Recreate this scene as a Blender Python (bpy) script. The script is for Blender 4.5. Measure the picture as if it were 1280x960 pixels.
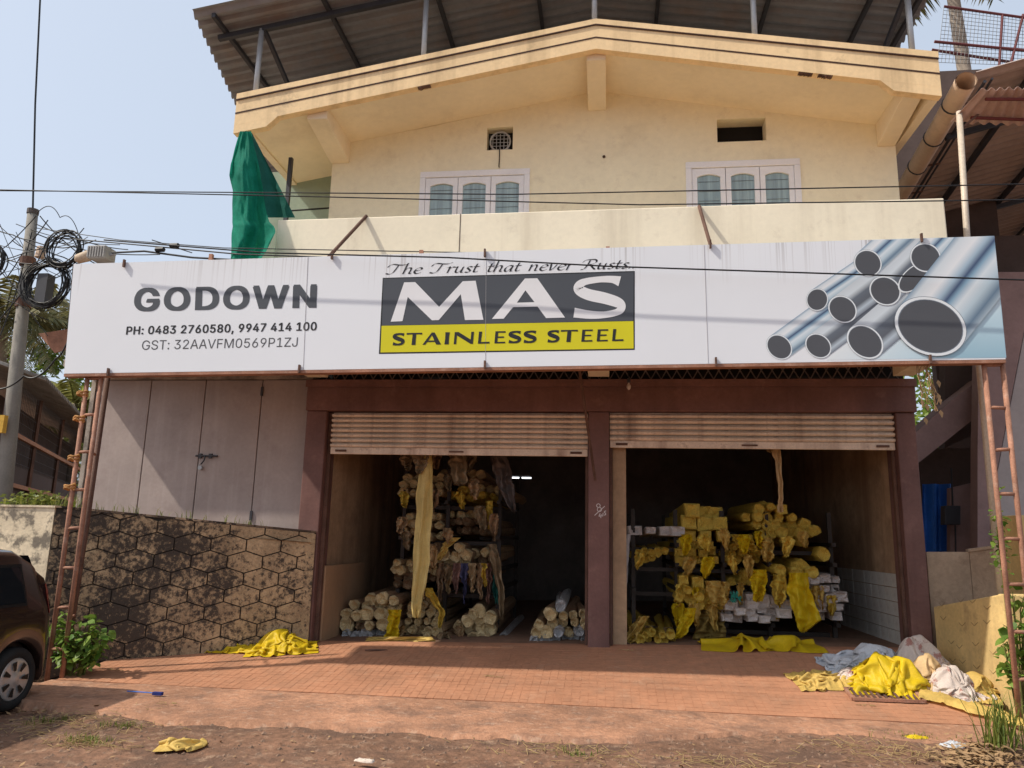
import bpy, math, random
import mathutils
from mathutils import Vector, Matrix, noise
from mathutils.geometry import tessellate_polygon
R_ = math.radians
random.seed(7)
scn = bpy.context.scene
for o in list(bpy.data.objects): bpy.data.objects.remove(o)

# ------------------------------------------------------------------ camera, sky, sun, exposure
FPX = 961.0
CAM = Vector((0.0, -9.3, 1.5))
pit, yaw, rol = R_(11.376), R_(-7.133), R_(1.349)
fw = Vector((math.sin(yaw)*math.cos(pit), math.cos(yaw)*math.cos(pit), math.sin(pit)))
r0 = fw.cross(Vector((0, 0, 1))).normalized(); u0 = r0.cross(fw)
rt = r0*math.cos(rol)+u0*math.sin(rol); up = -r0*math.sin(rol)+u0*math.cos(rol)
cd = bpy.data.cameras.new('camera'); cam = bpy.data.objects.new('camera', cd)
scn.collection.objects.link(cam); scn.camera = cam
cd.sensor_width = 36; cd.sensor_fit = 'HORIZONTAL'; cd.lens = FPX/1280*36
cd.clip_start = .05; cd.clip_end = 3000
mw = Matrix.Identity(4)
for i in range(3):
    mw[i][0] = rt[i]; mw[i][1] = up[i]; mw[i][2] = -fw[i]; mw[i][3] = CAM[i]
cam.matrix_world = mw

SUN = Vector((-.85, -.31, 1)).normalized()       # towards the sun
w = bpy.data.worlds.new('World'); scn.world = w; w.use_nodes = True
nt = w.node_tree; bg = nt.nodes['Background']
sky = nt.nodes.new('ShaderNodeTexSky'); sky.sky_type = 'NISHITA'; sky.sun_disc = False
sky.sun_elevation = math.asin(SUN.z); sky.sun_rotation = math.atan2(SUN.x, SUN.y)
sky.air_density = 1.0; sky.dust_density = 4.5; sky.ozone_density = 1.6; sky.altitude = 0
hz = nt.nodes.new('ShaderNodeMix'); hz.data_type = 'RGBA'; hz.inputs[0].default_value = .68; hz.inputs[7].default_value = (4.2, 4.7, 5.4, 1)   # even pale haze over the whole sky
nt.links.new(sky.outputs[0], hz.inputs[6]); nt.links.new(hz.outputs[2], bg.inputs[0]); bg.inputs[1].default_value = .13
sl = bpy.data.lights.new('sun', 'SUN'); sl.energy = 3.15; sl.angle = R_(1.0); sl.color = (1, .93, .82)
so = bpy.data.objects.new('sun', sl); scn.collection.objects.link(so)
so.rotation_euler = (-SUN).to_track_quat('-Z', 'Y').to_euler(); so.location = (-20, -12, 25)
scn.view_settings.view_transform = 'Standard'; scn.view_settings.look = 'None'
scn.view_settings.exposure = 0.45; scn.view_settings.gamma = 1
scn.cycles.diffuse_bounces = 7; scn.cycles.max_bounces = 14
scn.render.resolution_x = 1024; scn.render.resolution_y = 768

# ------------------------------------------------------------------ points: a photo point on a world plane
def ray(px, py): return rt*((px-640)/FPX)-up*((py-480)/FPX)+fw
def aY(px, py, Y):
    d = ray(px, py); return CAM+d*((Y-CAM.y)/d.y)
def aZ(px, py, Z):
    d = ray(px, py); return CAM+d*((Z-CAM.z)/d.z)
def ramp_z(x, y):
    t = max(0., min(1., 1+y/1.8)); return .02+t*(.305+.027*x)
def aF(px, py):                                    # on the ramp / shop floor
    z = .2
    for i in range(25):
        p = aZ(px, py, z); z = z*.5+.5*ramp_z(p.x, p.y)
    p = aZ(px, py, z); p.z = ramp_z(p.x, p.y); return p
def nz(x, y=0, z=0): return noise.noise(Vector((x, y, z)))

# ------------------------------------------------------------------ mesh builder
COL = scn.collection
class MB:
    def __init__(s): s.v = []; s.f = []; s.mi = []; s.cur = 0
    def add(s, vs, fs):
        b = len(s.v); s.v += [tuple(v) for v in vs]
        for f in fs: s.f.append(tuple(i+b for i in f)); s.mi.append(s.cur)
        return s
    def box(s, x0, x1, y0, y1, z0, z1):
        vs = [(x, y, z) for x in (x0, x1) for y in (y0, y1) for z in (z0, z1)]
        return s.add(vs, [(0, 1, 3, 2), (4, 6, 7, 5), (0, 4, 5, 1), (2, 3, 7, 6), (0, 2, 6, 4), (1, 5, 7, 3)])
    def bar(s, p, q, w_, h_=None, upv=(0, 0, 1)):
        p = Vector(p); q = Vector(q); h_ = h_ or w_
        d = (q-p).normalized(); u = Vector(upv)
        if abs(d.dot(u)) > .98: u = Vector((0, 1, 0))
        a = d.cross(u).normalized(); b = a.cross(d)
        vs = [c+a*sx*w_/2+b*sy*h_/2 for c in (p, q) for sx, sy in ((-1, -1), (1, -1), (1, 1), (-1, 1))]
        return s.add(vs, [(0, 1, 2, 3), (7, 6, 5, 4), (0, 4, 5, 1), (1, 5, 6, 2), (2, 6, 7, 3), (3, 7, 4, 0)])
    def tube(s, pts, r, n=8, cap=True):
        pts = [Vector(p) for p in pts]; N = len(pts)
        rs = r if isinstance(r, (list, tuple)) else [r]*N
        vs = []; prev = None
        for i, p in enumerate(pts):
            d = (pts[min(i+1, N-1)]-pts[max(i-1, 0)]).normalized()
            if prev is None:
                a = d.cross(Vector((0, 0, 1)))
                if a.length < .1: a = d.cross(Vector((0, 1, 0)))
            else: a = prev-d*prev.dot(d)
            a.normalize(); b = d.cross(a); prev = a
            for k in range(n):
                t = 2*math.pi*k/n; vs.append(p+(a*math.cos(t)+b*math.sin(t))*rs[i])
        fs = [(i*n+k, i*n+(k+1) % n, (i+1)*n+(k+1) % n, (i+1)*n+k) for i in range(N-1) for k in range(n)]
        if cap: fs += [tuple(reversed(range(n))), tuple(range((N-1)*n, N*n))]
        return s.add(vs, fs)
    def prism(s, poly, ext):                       # 3-D polygon pushed along ext
        poly = [Vector(p) for p in poly]; e = Vector(ext); n = len(poly)
        return s.add(poly+[p+e for p in poly], [tuple(range(n)), tuple(reversed(range(n, 2*n)))] +
                     [(i, i+n, (i+1) % n+n, (i+1) % n) for i in range(n)])
    def grid(s, fn, nu, nv, wrap=False):
        vs = [fn(i/nu, j/nv) for i in range(nu+(0 if wrap else 1)) for j in range(nv+1)]
        m = nv+1; k = nu if wrap else nu+1
        return s.add(vs, [(i*m+j, ((i+1) % k)*m+j, ((i+1) % k)*m+j+1, i*m+j+1) for i in range(nu) for j in range(nv)])
    def mesh(s, name, mats, smooth=False):
        me = bpy.data.meshes.new(name); me.from_pydata(s.v, [], s.f)
        for m in (mats if isinstance(mats, (list, tuple)) else [mats]): me.materials.append(m)
        if any(s.mi): me.polygons.foreach_set('material_index', s.mi)
        if smooth: me.polygons.foreach_set('use_smooth', [True]*len(s.f))
        me.update(); return me
    def build(s, name, mats, parent=None, smooth=False, bevel=0, solid=0, kind=None, label=None, cat=None, group=None):
        o = bpy.data.objects.new(name, s.mesh(name, mats, smooth)); COL.objects.link(o)
        if parent: setp(o, parent)
        if bevel:
            m = o.modifiers.new('bevel', 'BEVEL'); m.width = bevel; m.segments = 2; m.limit_method = 'ANGLE'
        if solid:
            m = o.modifiers.new('solid', 'SOLIDIFY'); m.thickness = solid
        if kind: o['kind'] = kind
        if label: o['label'] = label; o['category'] = cat
        if group: o['group'] = group
        return o
def setp(o, parent):
    o.parent = parent
    o.matrix_parent_inverse = Matrix.Translation(-parent.location) if parent.type == 'EMPTY' else Matrix.Identity(4)
def thing(name, label, cat, loc=(0, 0, 0), group=None):
    o = bpy.data.objects.new(name, None); COL.objects.link(o); o.location = loc; o.empty_display_size = .2
    o['label'] = label; o['category'] = cat
    if group: o['group'] = group
    return o
def boxp(name, mat, parent, *b, bevel=0): return MB().box(*b).build(name, mat, parent, bevel=bevel)

# ------------------------------------------------------------------ materials
def M(name, col, rough=.8, var=.18, scale=3., fine=.12, bump=.15, bscale=45, metal=0, spec=.3,
      dirt=None, streak=None, dirt2=None, trans=0, coat=0, alpha=1, stretch=None):
    m = bpy.data.materials.new(name); m.use_nodes = True; N = m.node_tree.nodes; L = m.node_tree.links
    b = N['Principled BSDF']; tc = N.new('ShaderNodeTexCoord'); co = tc.outputs['Object']
    if stretch:
        mp = N.new('ShaderNodeMapping'); mp.inputs['Scale'].default_value = stretch; L.new(co, mp.inputs[0]); co2 = mp.outputs[0]
    else: co2 = co
    def noise_(sc, det=6, c=None, ro=.6):
        n = N.new('ShaderNodeTexNoise'); n.inputs['Scale'].default_value = sc; n.inputs['Detail'].default_value = det
        n.inputs['Roughness'].default_value = ro; L.new(c or co, n.inputs['Vector']); return n.outputs['Fac']
    def mrange(f, a, b_, c, d):
        r = N.new('ShaderNodeMapRange'); L.new(f, r.inputs[0])
        for i, v in enumerate((a, b_, c, d)): r.inputs[i+1].default_value = v
        return r.outputs[0]
    def mul(c, f):
        x = N.new('ShaderNodeMix'); x.data_type = 'RGBA'; x.blend_type = 'MULTIPLY'; x.inputs[0].default_value = 1
        if isinstance(c, tuple): x.inputs[6].default_value = (*c, 1)
        else: L.new(c, x.inputs[6])
        L.new(f, x.inputs[7]); return x.outputs[2]
    def mix(c, col2, f):
        x = N.new('ShaderNodeMix'); x.data_type = 'RGBA'; L.new(f, x.inputs[0]); L.new(c, x.inputs[6])
        x.inputs[7].default_value = (*col2, 1); return x.outputs[2]
    c = mul(tuple(col), mrange(noise_(scale, 4, co2), .3, .7, 1-var, 1+var))
    if fine: c = mul(c, mrange(noise_(scale*14, 5, co2), .3, .7, 1-fine, 1+fine))
    if streak:                                     # (colour, amount, freq)
        mp = N.new('ShaderNodeMapping'); mp.inputs['Scale'].default_value = (streak[2], streak[2], streak[2]*.05); L.new(co, mp.inputs[0])
        f = mrange(noise_(1., 5, mp.outputs[0]), .5, .72, 0, streak[1]); c = mix(c, streak[0], f)
    for dd in (dirt, dirt2):
        if dd:                                     # (colour, amount, scale, lo, hi)
            f = mrange(noise_(dd[2], 9, None, .68), dd[3], dd[4], 0, dd[1]); c = mix(c, dd[0], f)
    L.new(c, b.inputs['Base Color'])
    b.inputs['Roughness'].default_value = rough; b.inputs['Metallic'].default_value = metal
    b.inputs['Specular IOR Level'].default_value = spec; b.inputs['Coat Weight'].default_value = coat
    b.inputs['Coat Roughness'].default_value = .05
    if bump:
        bp = N.new('ShaderNodeBump'); bp.inputs['Strength'].default_value = bump; bp.inputs['Distance'].default_value = .02
        L.new(noise_(bscale, 8, co2), bp.inputs['Height']); L.new(bp.outputs[0], b.inputs['Normal'])
    if trans:
        t = N.new('ShaderNodeBsdfTranslucent'); L.new(c, t.inputs[0]); ms = N.new('ShaderNodeMixShader'); ms.inputs[0].default_value = trans
        L.new(b.outputs[0], ms.inputs[1]); L.new(t.outputs[0], ms.inputs[2]); L.new(ms.outputs[0], N['Material Output'].inputs[0])
    if alpha < 1:
        b.inputs['Alpha'].default_value = alpha
    return m
def leafmat(name, c1, c2, trans=.35):
    m = bpy.data.materials.new(name); m.use_nodes = True; N = m.node_tree.nodes; L = m.node_tree.links
    b = N['Principled BSDF']; g = N.new('ShaderNodeNewGeometry'); x = N.new('ShaderNodeMix'); x.data_type = 'RGBA'
    L.new(g.outputs['Random Per Island'], x.inputs[0]); x.inputs[6].default_value = (*c1, 1); x.inputs[7].default_value = (*c2, 1)
    L.new(x.outputs[2], b.inputs['Base Color']); b.inputs['Roughness'].default_value = .5; b.inputs['Specular IOR Level'].default_value = .3
    t = N.new('ShaderNodeBsdfTranslucent'); L.new(x.outputs[2], t.inputs[0]); ms = N.new('ShaderNodeMixShader'); ms.inputs[0].default_value = trans
    L.new(b.outputs[0], ms.inputs[1]); L.new(t.outputs[0], ms.inputs[2]); L.new(ms.outputs[0], N['Material Output'].inputs[0])
    return m
def flat(name, col, rough=.5, spec=.3): return M(name, col, rough, .03, 2, .0, 0, 40, spec=spec)

CREAM = M('cream_paint', (.86, .78, .60), .8, .05, 1.2, .03, .06, 60, streak=((.45, .37, .26), .42, 2.6), dirt=((.42, .34, .24), .45, 3.2, .58, .78))
WALLC = M('cream_wall_paint', (.91, .83, .61), .8, .05, .8, .04, .10, 40, dirt=((.50, .40, .26), .4, 1.3, .56, .8), dirt2=((.60, .50, .36), .35, 5, .55, .72))
SOFF = M('soffit_paint', (.84, .71, .51), .85, .08, .9, .03, .08, 50, dirt=((.55, .42, .28), .5, 1.4, .55, .8))
OCHRE = M('ochre_fascia_paint', (.90, .66, .37), .75, .08, 1.5, .06, .08, 50, streak=((.42, .28, .14), .55, 3.4), dirt=((.30, .22, .14), .55, 3.4, .58, .76))
LINE = M('dark_brown_line', (.06, .03, .02), .8)
MAROON = M('maroon_paint', (.17, .086, .072), .6, .2, 2, .1, .12, 40, spec=.35, dirt=((.30, .17, .13), .6, 5, .58, .78), streak=((.08, .035, .03), .5, 4))
SHUT = M('shutter_steel', (.74, .61, .48), .55, .15, 3, .1, .1, 60, spec=.4, dirt=((.15, .07, .04), .8, 6, .56, .75), streak=((.26, .14, .09), .6, 5))
DOORM = M('mauve_door_steel', (.38, .31, .28), .6, .12, 1.5, .05, .06, 40, spec=.35, streak=((.50, .42, .39), .45, 9), dirt=((.20, .14, .13), .5, 2.2, .55, .8))
PLAST = M('stained_plaster', (.42, .36, .30), .9, .25, 2, .1, .2, 30, dirt=((.13, .11, .10), .9, 2.2, .45, .6))
BROWNW = M('brown_inner_wall', (.42, .28, .17), .85, .25, 1.2, .1, .15, 40, streak=((.16, .09, .05), .6, 2.5), dirt=((.15, .09, .06), .7, 2, .5, .75))
INNER = M('dark_inner_wall', (.22, .19, .17), .9, .3, 1.2, .1, .1, 40)
WTILE = M('white_wall_tile', (.62, .60, .55), .35, .12, 2, .05, .03, 40, spec=.5, dirt=((.3, .26, .22), .6, 5, .5, .75))
MOULD = M('mould_plaster', (.46, .33, .21), .95, .25, 3, .2, .5, 35, dirt=((.030, .023, .02), .97, 7.5, .455, .50), dirt2=((.10, .07, .05), .8, 2.2, .44, .58))
def mouldmat():
    m = M('mould_hexagons', (.47, .33, .19), .95, .25, 3, .2, .5, 35, dirt2=((.20, .13, .08), .6, 4, .47, .66)); N = m.node_tree.nodes; L = m.node_tree.links; b = N['Principled BSDF']
    src = b.inputs['Base Color'].links[0].from_socket; tc = N.new('ShaderNodeTexCoord'); sx = N.new('ShaderNodeSeparateXYZ'); L.new(tc.outputs['Object'], sx.inputs[0])
    def nn(s, d, r): n = N.new('ShaderNodeTexNoise'); n.inputs['Scale'].default_value = s; n.inputs['Detail'].default_value = d; n.inputs['Roughness'].default_value = r; L.new(tc.outputs['Object'], n.inputs['Vector']); return n.outputs['Fac']
    def ma(op, a, b_):
        x = N.new('ShaderNodeMath'); x.operation = op
        for i, q in enumerate((a, b_)):
            if isinstance(q, float): x.inputs[i].default_value = q
            else: L.new(q, x.inputs[i])
        return x.outputs[0]
    mr = N.new('ShaderNodeMapRange'); L.new(sx.outputs[0], mr.inputs[0]); mr.inputs[1].default_value = -3.6; mr.inputs[2].default_value = -5.0; mr.inputs[3].default_value = -.085; mr.inputs[4].default_value = .06
    f = ma('ADD', ma('ADD', nn(17., 9, .74), mr.outputs[0]), ma('MULTIPLY', ma('SUBTRACT', nn(1.6, 4, .6), .5), .55))
    r = N.new('ShaderNodeMapRange'); L.new(f, r.inputs[0]); r.inputs[1].default_value = .46; r.inputs[2].default_value = .585; r.inputs[4].default_value = .94
    x = N.new('ShaderNodeMix'); x.data_type = 'RGBA'; L.new(r.outputs[0], x.inputs[0]); L.new(src, x.inputs[6]); x.inputs[7].default_value = (.052, .041, .035, 1); L.new(x.outputs[2], b.inputs['Base Color'])
    return m
MOULD2 = mouldmat()
GROOVE = M('groove_mould', (.05, .038, .03), .95, .3, 4, .1, .2)
MOULD3 = M('bright_plaster', (.72, .60, .42), .95, .15, 2, .1, .3, 35, dirt=((.13, .11, .09), .85, 4.2, .53, .62), streak=((.30, .24, .18), .5, 5))
YWALL = M('yellow_plaster', (.66, .47, .20), .95, .15, 2, .1, .25, 30, streak=((.40, .27, .13), .5, 4), dirt=((.25, .17, .09), .7, 3.2, .55, .75))
TANW = M('tan_compound_wall', (.48, .35, .24), .95, .2, 2, .1, .25, 30, dirt=((.22, .15, .10), .7, 4, .52, .7))
TILE = M('terracotta_tile', (.43, .205, .115), .8, .16, 1.3, .10, .15, 60, spec=.2, dirt=((.31, .165, .10), .75, 2.4, .45, .68), dirt2=((.52, .32, .21), .5, 5, .56, .74))
GROUT = M('tile_joint', (.42, .20, .113), .9)
APRON = M('dusty_concrete', (.38, .195, .115), .95, .28, 1.2, .2, .8, 26, dirt=((.19, .11, .075), .8, 2.8, .47, .66), dirt2=((.52, .36, .26), .6, 9, .54, .7))
DIRT = M('red_brown_earth', (.215, .115, .07), .97, .38, 1.1, .35, 1.0, 18, dirt=((.10, .06, .042), .8, 2.2, .46, .6), dirt2=((.40, .27, .18), .65, 9, .55, .7))
RUST = M('rusty_steel', (.34, .165, .105), .75, .3, 5, .2, .2, 60, spec=.35, dirt=((.50, .35, .27), .6, 7, .55, .7))
RUSTD = M('dark_rust_steel', (.13, .07, .05), .8, .3, 5, .2, .2, 60)
STEEL = M('galvanised_pipe', (.42, .43, .44), .45, .12, 4, .06, .04, 60, metal=.3, spec=.5)
RACKM = M('rack_steel', (.045, .035, .03), .7, .3, 4, .15, .1, 60)
DARKST = M('dark_steel', (.035, .035, .042), .5, .2, 4, .1, .05, 60, spec=.5)
SHEETU = M('roof_sheet', (.225, .23, .25), .6, .18, .8, .08, .05, 50, spec=.4, streak=((.24, .16, .12), .5, 2))
SHEETR = M('neighbour_roof_sheet', (.36, .285, .25), .65, .18, .8, .08, .05, 50, spec=.35)
SHEETP = M('pink_roof_sheet', (.58, .40, .33), .65, .15, 1.5, .08, .05, 50, spec=.35)
ASB = M('grey_roof_sheet', (.30, .27, .24), .9, .25, 2, .15, .2, 40, dirt=((.1, .085, .07), .7, 4, .5, .7))
SIGNW = M('sign_white_sheet', (.78, .80, .83), .45, .03, .5, .0, 0, 40, spec=.4)
WHITEF = M('white_window_frame', (.86, .85, .87), .5, .05, 3, .03, .03)
PANE = M('teal_frosted_glass', (.27, .36, .365), .08, .3, 1.2, .1, .03, 6, spec=.9, stretch=(14, 1, .5))
GREEND = M('dark_green_net', (.02, .12, .10), .8, .2, 3, .1, .05, 120, trans=.3, spec=.1)
GREENT = M('green_shade_net', (.012, .22, .15), .75, .2, 2.5, .12, .08, 120, trans=.45, spec=.15)
CONC = M('grey_concrete_pole', (.22, .205, .18), .9, .15, 3, .1, .2, 40, streak=((.24, .21, .18), .5, 5))
BLACK = M('black_cable', (.012, .012, .013), .5, .1, 5, 0, 0)
GREYC = M('grey_cable', (.10, .10, .105), .5, .1, 5, 0, 0)
PVC = M('beige_pvc', (.62, .46, .33), .5, .1, 2, .05, .03, 40, spec=.4, dirt=((.35, .24, .17), .5, 3, .5, .75))
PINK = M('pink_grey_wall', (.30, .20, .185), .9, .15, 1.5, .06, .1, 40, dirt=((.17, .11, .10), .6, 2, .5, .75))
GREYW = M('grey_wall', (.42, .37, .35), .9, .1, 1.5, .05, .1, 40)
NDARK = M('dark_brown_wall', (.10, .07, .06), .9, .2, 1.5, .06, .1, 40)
BLUET = M('blue_tarpaulin', (.02, .13, .50), .5, .2, 3, .1, .15, 25)
YSACK = M('yellow_sack', (.74, .53, .015), .5, .12, 5, .08, .55, 16, spec=.35, trans=.25)
YSACK2 = M('faded_yellow_sack', (.68, .47, .13), .6, .15, 5, .08, .55, 16, spec=.3, trans=.25)
GSACK = M('grey_white_sack', (.60, .62, .65), .55, .12, 5, .08, .55, 16, spec=.35, trans=.2)
WSACK = M('white_printed_sack', (.70, .60, .53), .6, .1, 5, .08, .55, 16, trans=.2, dirt=((.38, .13, .10), .8, 7, .56, .6))
STRIPY = M('straw_yellow_strip', (.68, .53, .20), .6, .15, 5, .08, .12, 120, trans=.15)
CSACK = M('cream_sack', (.68, .47, .24), .6, .12, 5, .08, .55, 16, trans=.2)
BSACK = M('brown_plastic', (.30, .215, .125), .5, .3, 6, .15, .15, 120, trans=.15)
PAPERC = M('cream_paper_wrap', (.74, .58, .32), .75, .2, 7, .12, .7, 28, dirt=((.28, .17, .08), .7, 16, .52, .68))
PAPERB = M('brown_paper_wrap', (.34, .215, .12), .8, .25, 6, .15, .7, 28, dirt=((.14, .08, .05), .7, 9, .5, .7))
PAPERR = M('reddish_paper_wrap', (.48, .32, .17), .8, .25, 6, .15, .7, 28, dirt=((.16, .07, .05), .7, 9, .5, .7))
PAPERW = M('white_paper_wrap', (.76, .69, .65), .7, .12, 6, .1, .7, 28, dirt=((.34, .26, .23), .6, 10, .55, .7))
PAPERG = M('grey_foil_wrap', (.55, .55, .55), .55, .2, 7, .1, .7, 28, dirt=((.2, .18, .17), .6, 9, .5, .7))
YPACK = M('yellow_film_wrap', (.64, .45, .07), .55, .2, 7, .12, .7, 28, dirt=((.26, .15, .03), .7, 10, .52, .7))
YEND = M('yellow_wrap_end', (.76, .54, .10), .55, .2, 9, .12, .7, 28, dirt=((.24, .14, .04), .7, 18, .54, .66))
DARKIN = flat('dark_inside', (.012, .011, .010), .9)
CARP = M('car_paint_brown_black', (.022, .012, .010), .22, .05, 2, .0, 0, 40, spec=.6, coat=.9, dirt=((.06, .04, .03), .15, 3, .5, .8))
GLASSD = flat('dark_car_glass', (.012, .014, .016), .03, .8)
TYRE = M('tyre_rubber', (.02, .019, .018), .85, .2, 6, .1, .15, 80)
RIM = M('silver_wheel_cover', (.48, .47, .45), .35, .1, 4, .05, 0, 40, metal=.5, spec=.5)
REDL = flat('red_lamp', (.30, .010, .010), .12, .7)
BARK = M('palm_bark', (.30, .25, .20), .95, .2, 4, .15, .4, 30)
LEAFB = leafmat('bush_leaf', (.07, .17, .018), (.27, .38, .07))
LEAFD = leafmat('tree_leaf', (.045, .085, .018), (.15, .20, .05))
LEAFP = leafmat('palm_leaf', (.09, .10, .035), (.24, .20, .08), .3)
LEAFL = leafmat('sunlit_leaf', (.10, .19, .03), (.30, .38, .07), .5)
GRASS = leafmat('weed_leaf', (.10, .15, .02), (.28, .29, .07))
DRY = leafmat('dry_grass', (.34, .23, .10), (.55, .40, .19), .2)
STONE = M('gravel_stone', (.20, .125, .085), .95, .35, 9, .2, .3, 60)
ASHB = M('dry_leaf', (.32, .20, .10), .9, .3, 9, .2, .2, 60)

# ------------------------------------------------------------------ ground, apron, tiled ramp
def gz(x, y):
    if y > -1.75: return -.12
    near = max(0., min(1., (12-abs(x))/4))*max(0., min(1., (12+y+9.3)/4))
    h = -.03+near*(.030*nz(x*.7, y*.7, 1)+.016*nz(x*2.3, y*2.3, 5)+.008*nz(x*7, y*7, 9)+.005*nz(x*17, y*17, 3))
    h -= .05*max(0., min(1., (-3.9-x)/1.2))                       # lower beside the car
    h += .10*math.exp(-((x-3.9)**2/.9+(y+2.45)**2/.18))           # mound of leaves by the right post
    h += .035*math.exp(-((x+4.3)**2/.4+(y+3.1)**2/.2))
    return h
def span(a, b, fine, outer):
    xs = []; n = int((b-a)/fine)
    xs = [a+(b-a)*i/n for i in range(n+1)]
    lo = []; st = fine*2; p = a
    while p > -outer: p -= st; st *= 1.5; lo.append(max(p, -outer))
    hi = []; st = fine*2; p = b
    while p < outer: p += st; st *= 1.5; hi.append(min(p, outer))
    return lo[::-1]+xs+hi
gx = span(-7.5, 6.5, .05, 900); gy = span(-6.2, -1.7, .045, 900)
g = MB(); m_ = len(gy)
g.add([(x, y, gz(x, y)) for x in gx for y in gy], [(i*m_+j, (i+1)*m_+j, (i+1)*m_+j+1, i*m_+j+1) for i in range(len(gx)-1) for j in range(m_-1)])
g.build('ground', DIRT, smooth=True, kind='structure')

fe = [(-5.6, -2.5), (-4.9, -2.75), (-4.5, -2.98), (-3.5, -3.15), (-2.25, -3.04), (-.7, -3.06), (.1, -2.98), (.5, -2.72), (1.0, -2.5), (1.6, -2.28), (2.2, -2.36), (2.76, -2.42), (3.2, -2.25), (3.5, -2.1)]
def front(x):
    for (a, ya), (b, yb) in zip(fe, fe[1:]):
        if a <= x <= b: return ya+(yb-ya)*(x-a)/(b-a)
    return -2.3
def apf(u, v):
    x = -5.5+8.95*u; yb = -1.795; yf = front(x)+.10*nz(x*2.2, 3)+.05*nz(x*8, 7)+.03*nz(x*25, 1)
    y = yb+(yf-yb)*v
    z = .014-.016*v+.006*nz(x*3, y*3, 2)+.003*nz(x*14, y*14, 8)
    if v > .96: z = gz(x, y)-.03
    return (x, y, z)
MB().grid(apf, 260, 26).build('concrete_apron', APRON, smooth=True, kind='structure')

pl = MB()
def rampf(u, v):
    x = -5.45+8.95*u; y = -1.8+1.95*v; return (x, y, ramp_z(x, y)-.0022)
pl.grid(rampf, 20, 12)
pl.prism([(-5.45, -1.8, -.2), (3.5, -1.8, -.2), (3.5, -1.8, ramp_z(3.5, -1.8)-.012), (-5.45, -1.8, ramp_z(-5.45, -1.8)-.012)], (0, .05, 0))
ramp = pl.build('tiled_ramp', GROUT, kind='structure')
tl = MB(); T = .080
for i in range(int(8.95/T)):
    for j in range(int(1.79/T)):
        x0 = -5.45+i*T+.0022; x1 = x0+T-.0044; y0 = -1.8+j*T+.0022; y1 = y0+T-.0044
        if x1 < -3.6 and y1 > -.10-(-3.52-x1)*.467-.02: continue          # beyond the side wall
        d = random.uniform(-.0012, .0012)
        q = [(x, y, ramp_z(x, y)+d) for x, y in ((x0, y0), (x1, y0), (x1, y1), (x0, y1))]
        tl.add(q+[(a, b, c-.012) for a, b, c in q], [(0, 1, 2, 3), (0, 4, 5, 1), (1, 5, 6, 2), (2, 6, 7, 3), (3, 7, 4, 0)])
tl.build('floor_tiles', TILE, ramp, kind='stuff')

# ------------------------------------------------------------------ the godown building
B = thing('godown_building', 'cream two storey warehouse with ochre gable fascia, maroon frame and two half open shutters', 'building', (0, 1, 0))
def wall_holes(x0, x1, z0, z1, holes, y0, y1, mb=None):
    mb = mb or MB()
    xs = sorted({x0, x1, *[v for h in holes for v in h[:2]]}); zs = sorted({z0, z1, *[v for h in holes for v in h[2:]]})
    def solid(i, j):
        if i < 0 or j < 0 or i >= len(xs)-1 or j >= len(zs)-1: return False
        cx = (xs[i]+xs[i+1])/2; cz = (zs[j]+zs[j+1])/2
        return not any(a < cx < b and c < cz < d for a, b, c, d in holes)
    for i in range(len(xs)-1):
        for j in range(len(zs)-1):
            if not solid(i, j): continue
            a, b, c, d = xs[i], xs[i+1], zs[j], zs[j+1]
            mb.add([(a, y0, c), (b, y0, c), (b, y0, d), (a, y0, d)], [(0, 1, 2, 3)])
            mb.add([(a, y1, c), (b, y1, c), (b, y1, d), (a, y1, d)], [(3, 2, 1, 0)])
            for di, dj, q in ((-1, 0, [(a, y0, c), (a, y0, d), (a, y1, d), (a, y1, c)]), (1, 0, [(b, y0, d), (b, y0, c), (b, y1, c), (b, y1, d)]),
                              (0, -1, [(b, y0, c), (a, y0, c), (a, y1, c), (b, y1, c)]), (0, 1, [(a, y0, d), (b, y0, d), (b, y1, d), (a, y1, d)])):
                if not solid(i+di, j+dj): mb.add(q, [(0, 1, 2, 3)])
    return mb
WINS = [(-2.45, -1.0, 5.0, 6.25), (1.02, 2.41, 5.0, 6.255)]
VENTS = [(-1.58, -1.23, 6.56, 6.89), (1.42, 2.03, 6.55, 6.87)]
uw = wall_holes(-3.7, 3.58, 3.88, 6.9, WINS+VENTS, 0, .22)
uw.prism([(-2.6, 0, 6.9), (2.3, 0, 6.9), (-.12, 0, 7.36)], (0, .22, 0))
uw.box(-3.7, -3.5, .221, 6, 3.88, 6.75); uw.box(3.38, 3.58, .221, 6, 3.88, 6.75)
uw.build('upper_wall', WALLC, B)
boxp('room_back', DARKIN, B, -3.49, 3.37, .9, 1.0, 3.88, 7.2)
# columns, beam
for n_, x0, x1 in (('column', -3.765, -3.5), ('column', -.215, .035), ('column', 3.31, 3.525)):
    boxp(n_, MAROON, B, x0, x1, -.07, .3, -.1, 3.03, bevel=.012)
boxp('lintel_beam', MAROON, B, -3.775, 3.545, -.095, .3, 3.032, 3.40, bevel=.012)
boxp('lintel_lip', MAROON, B, -3.785, 3.555, -.12, -.097, 3.33, 3.42)
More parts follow.
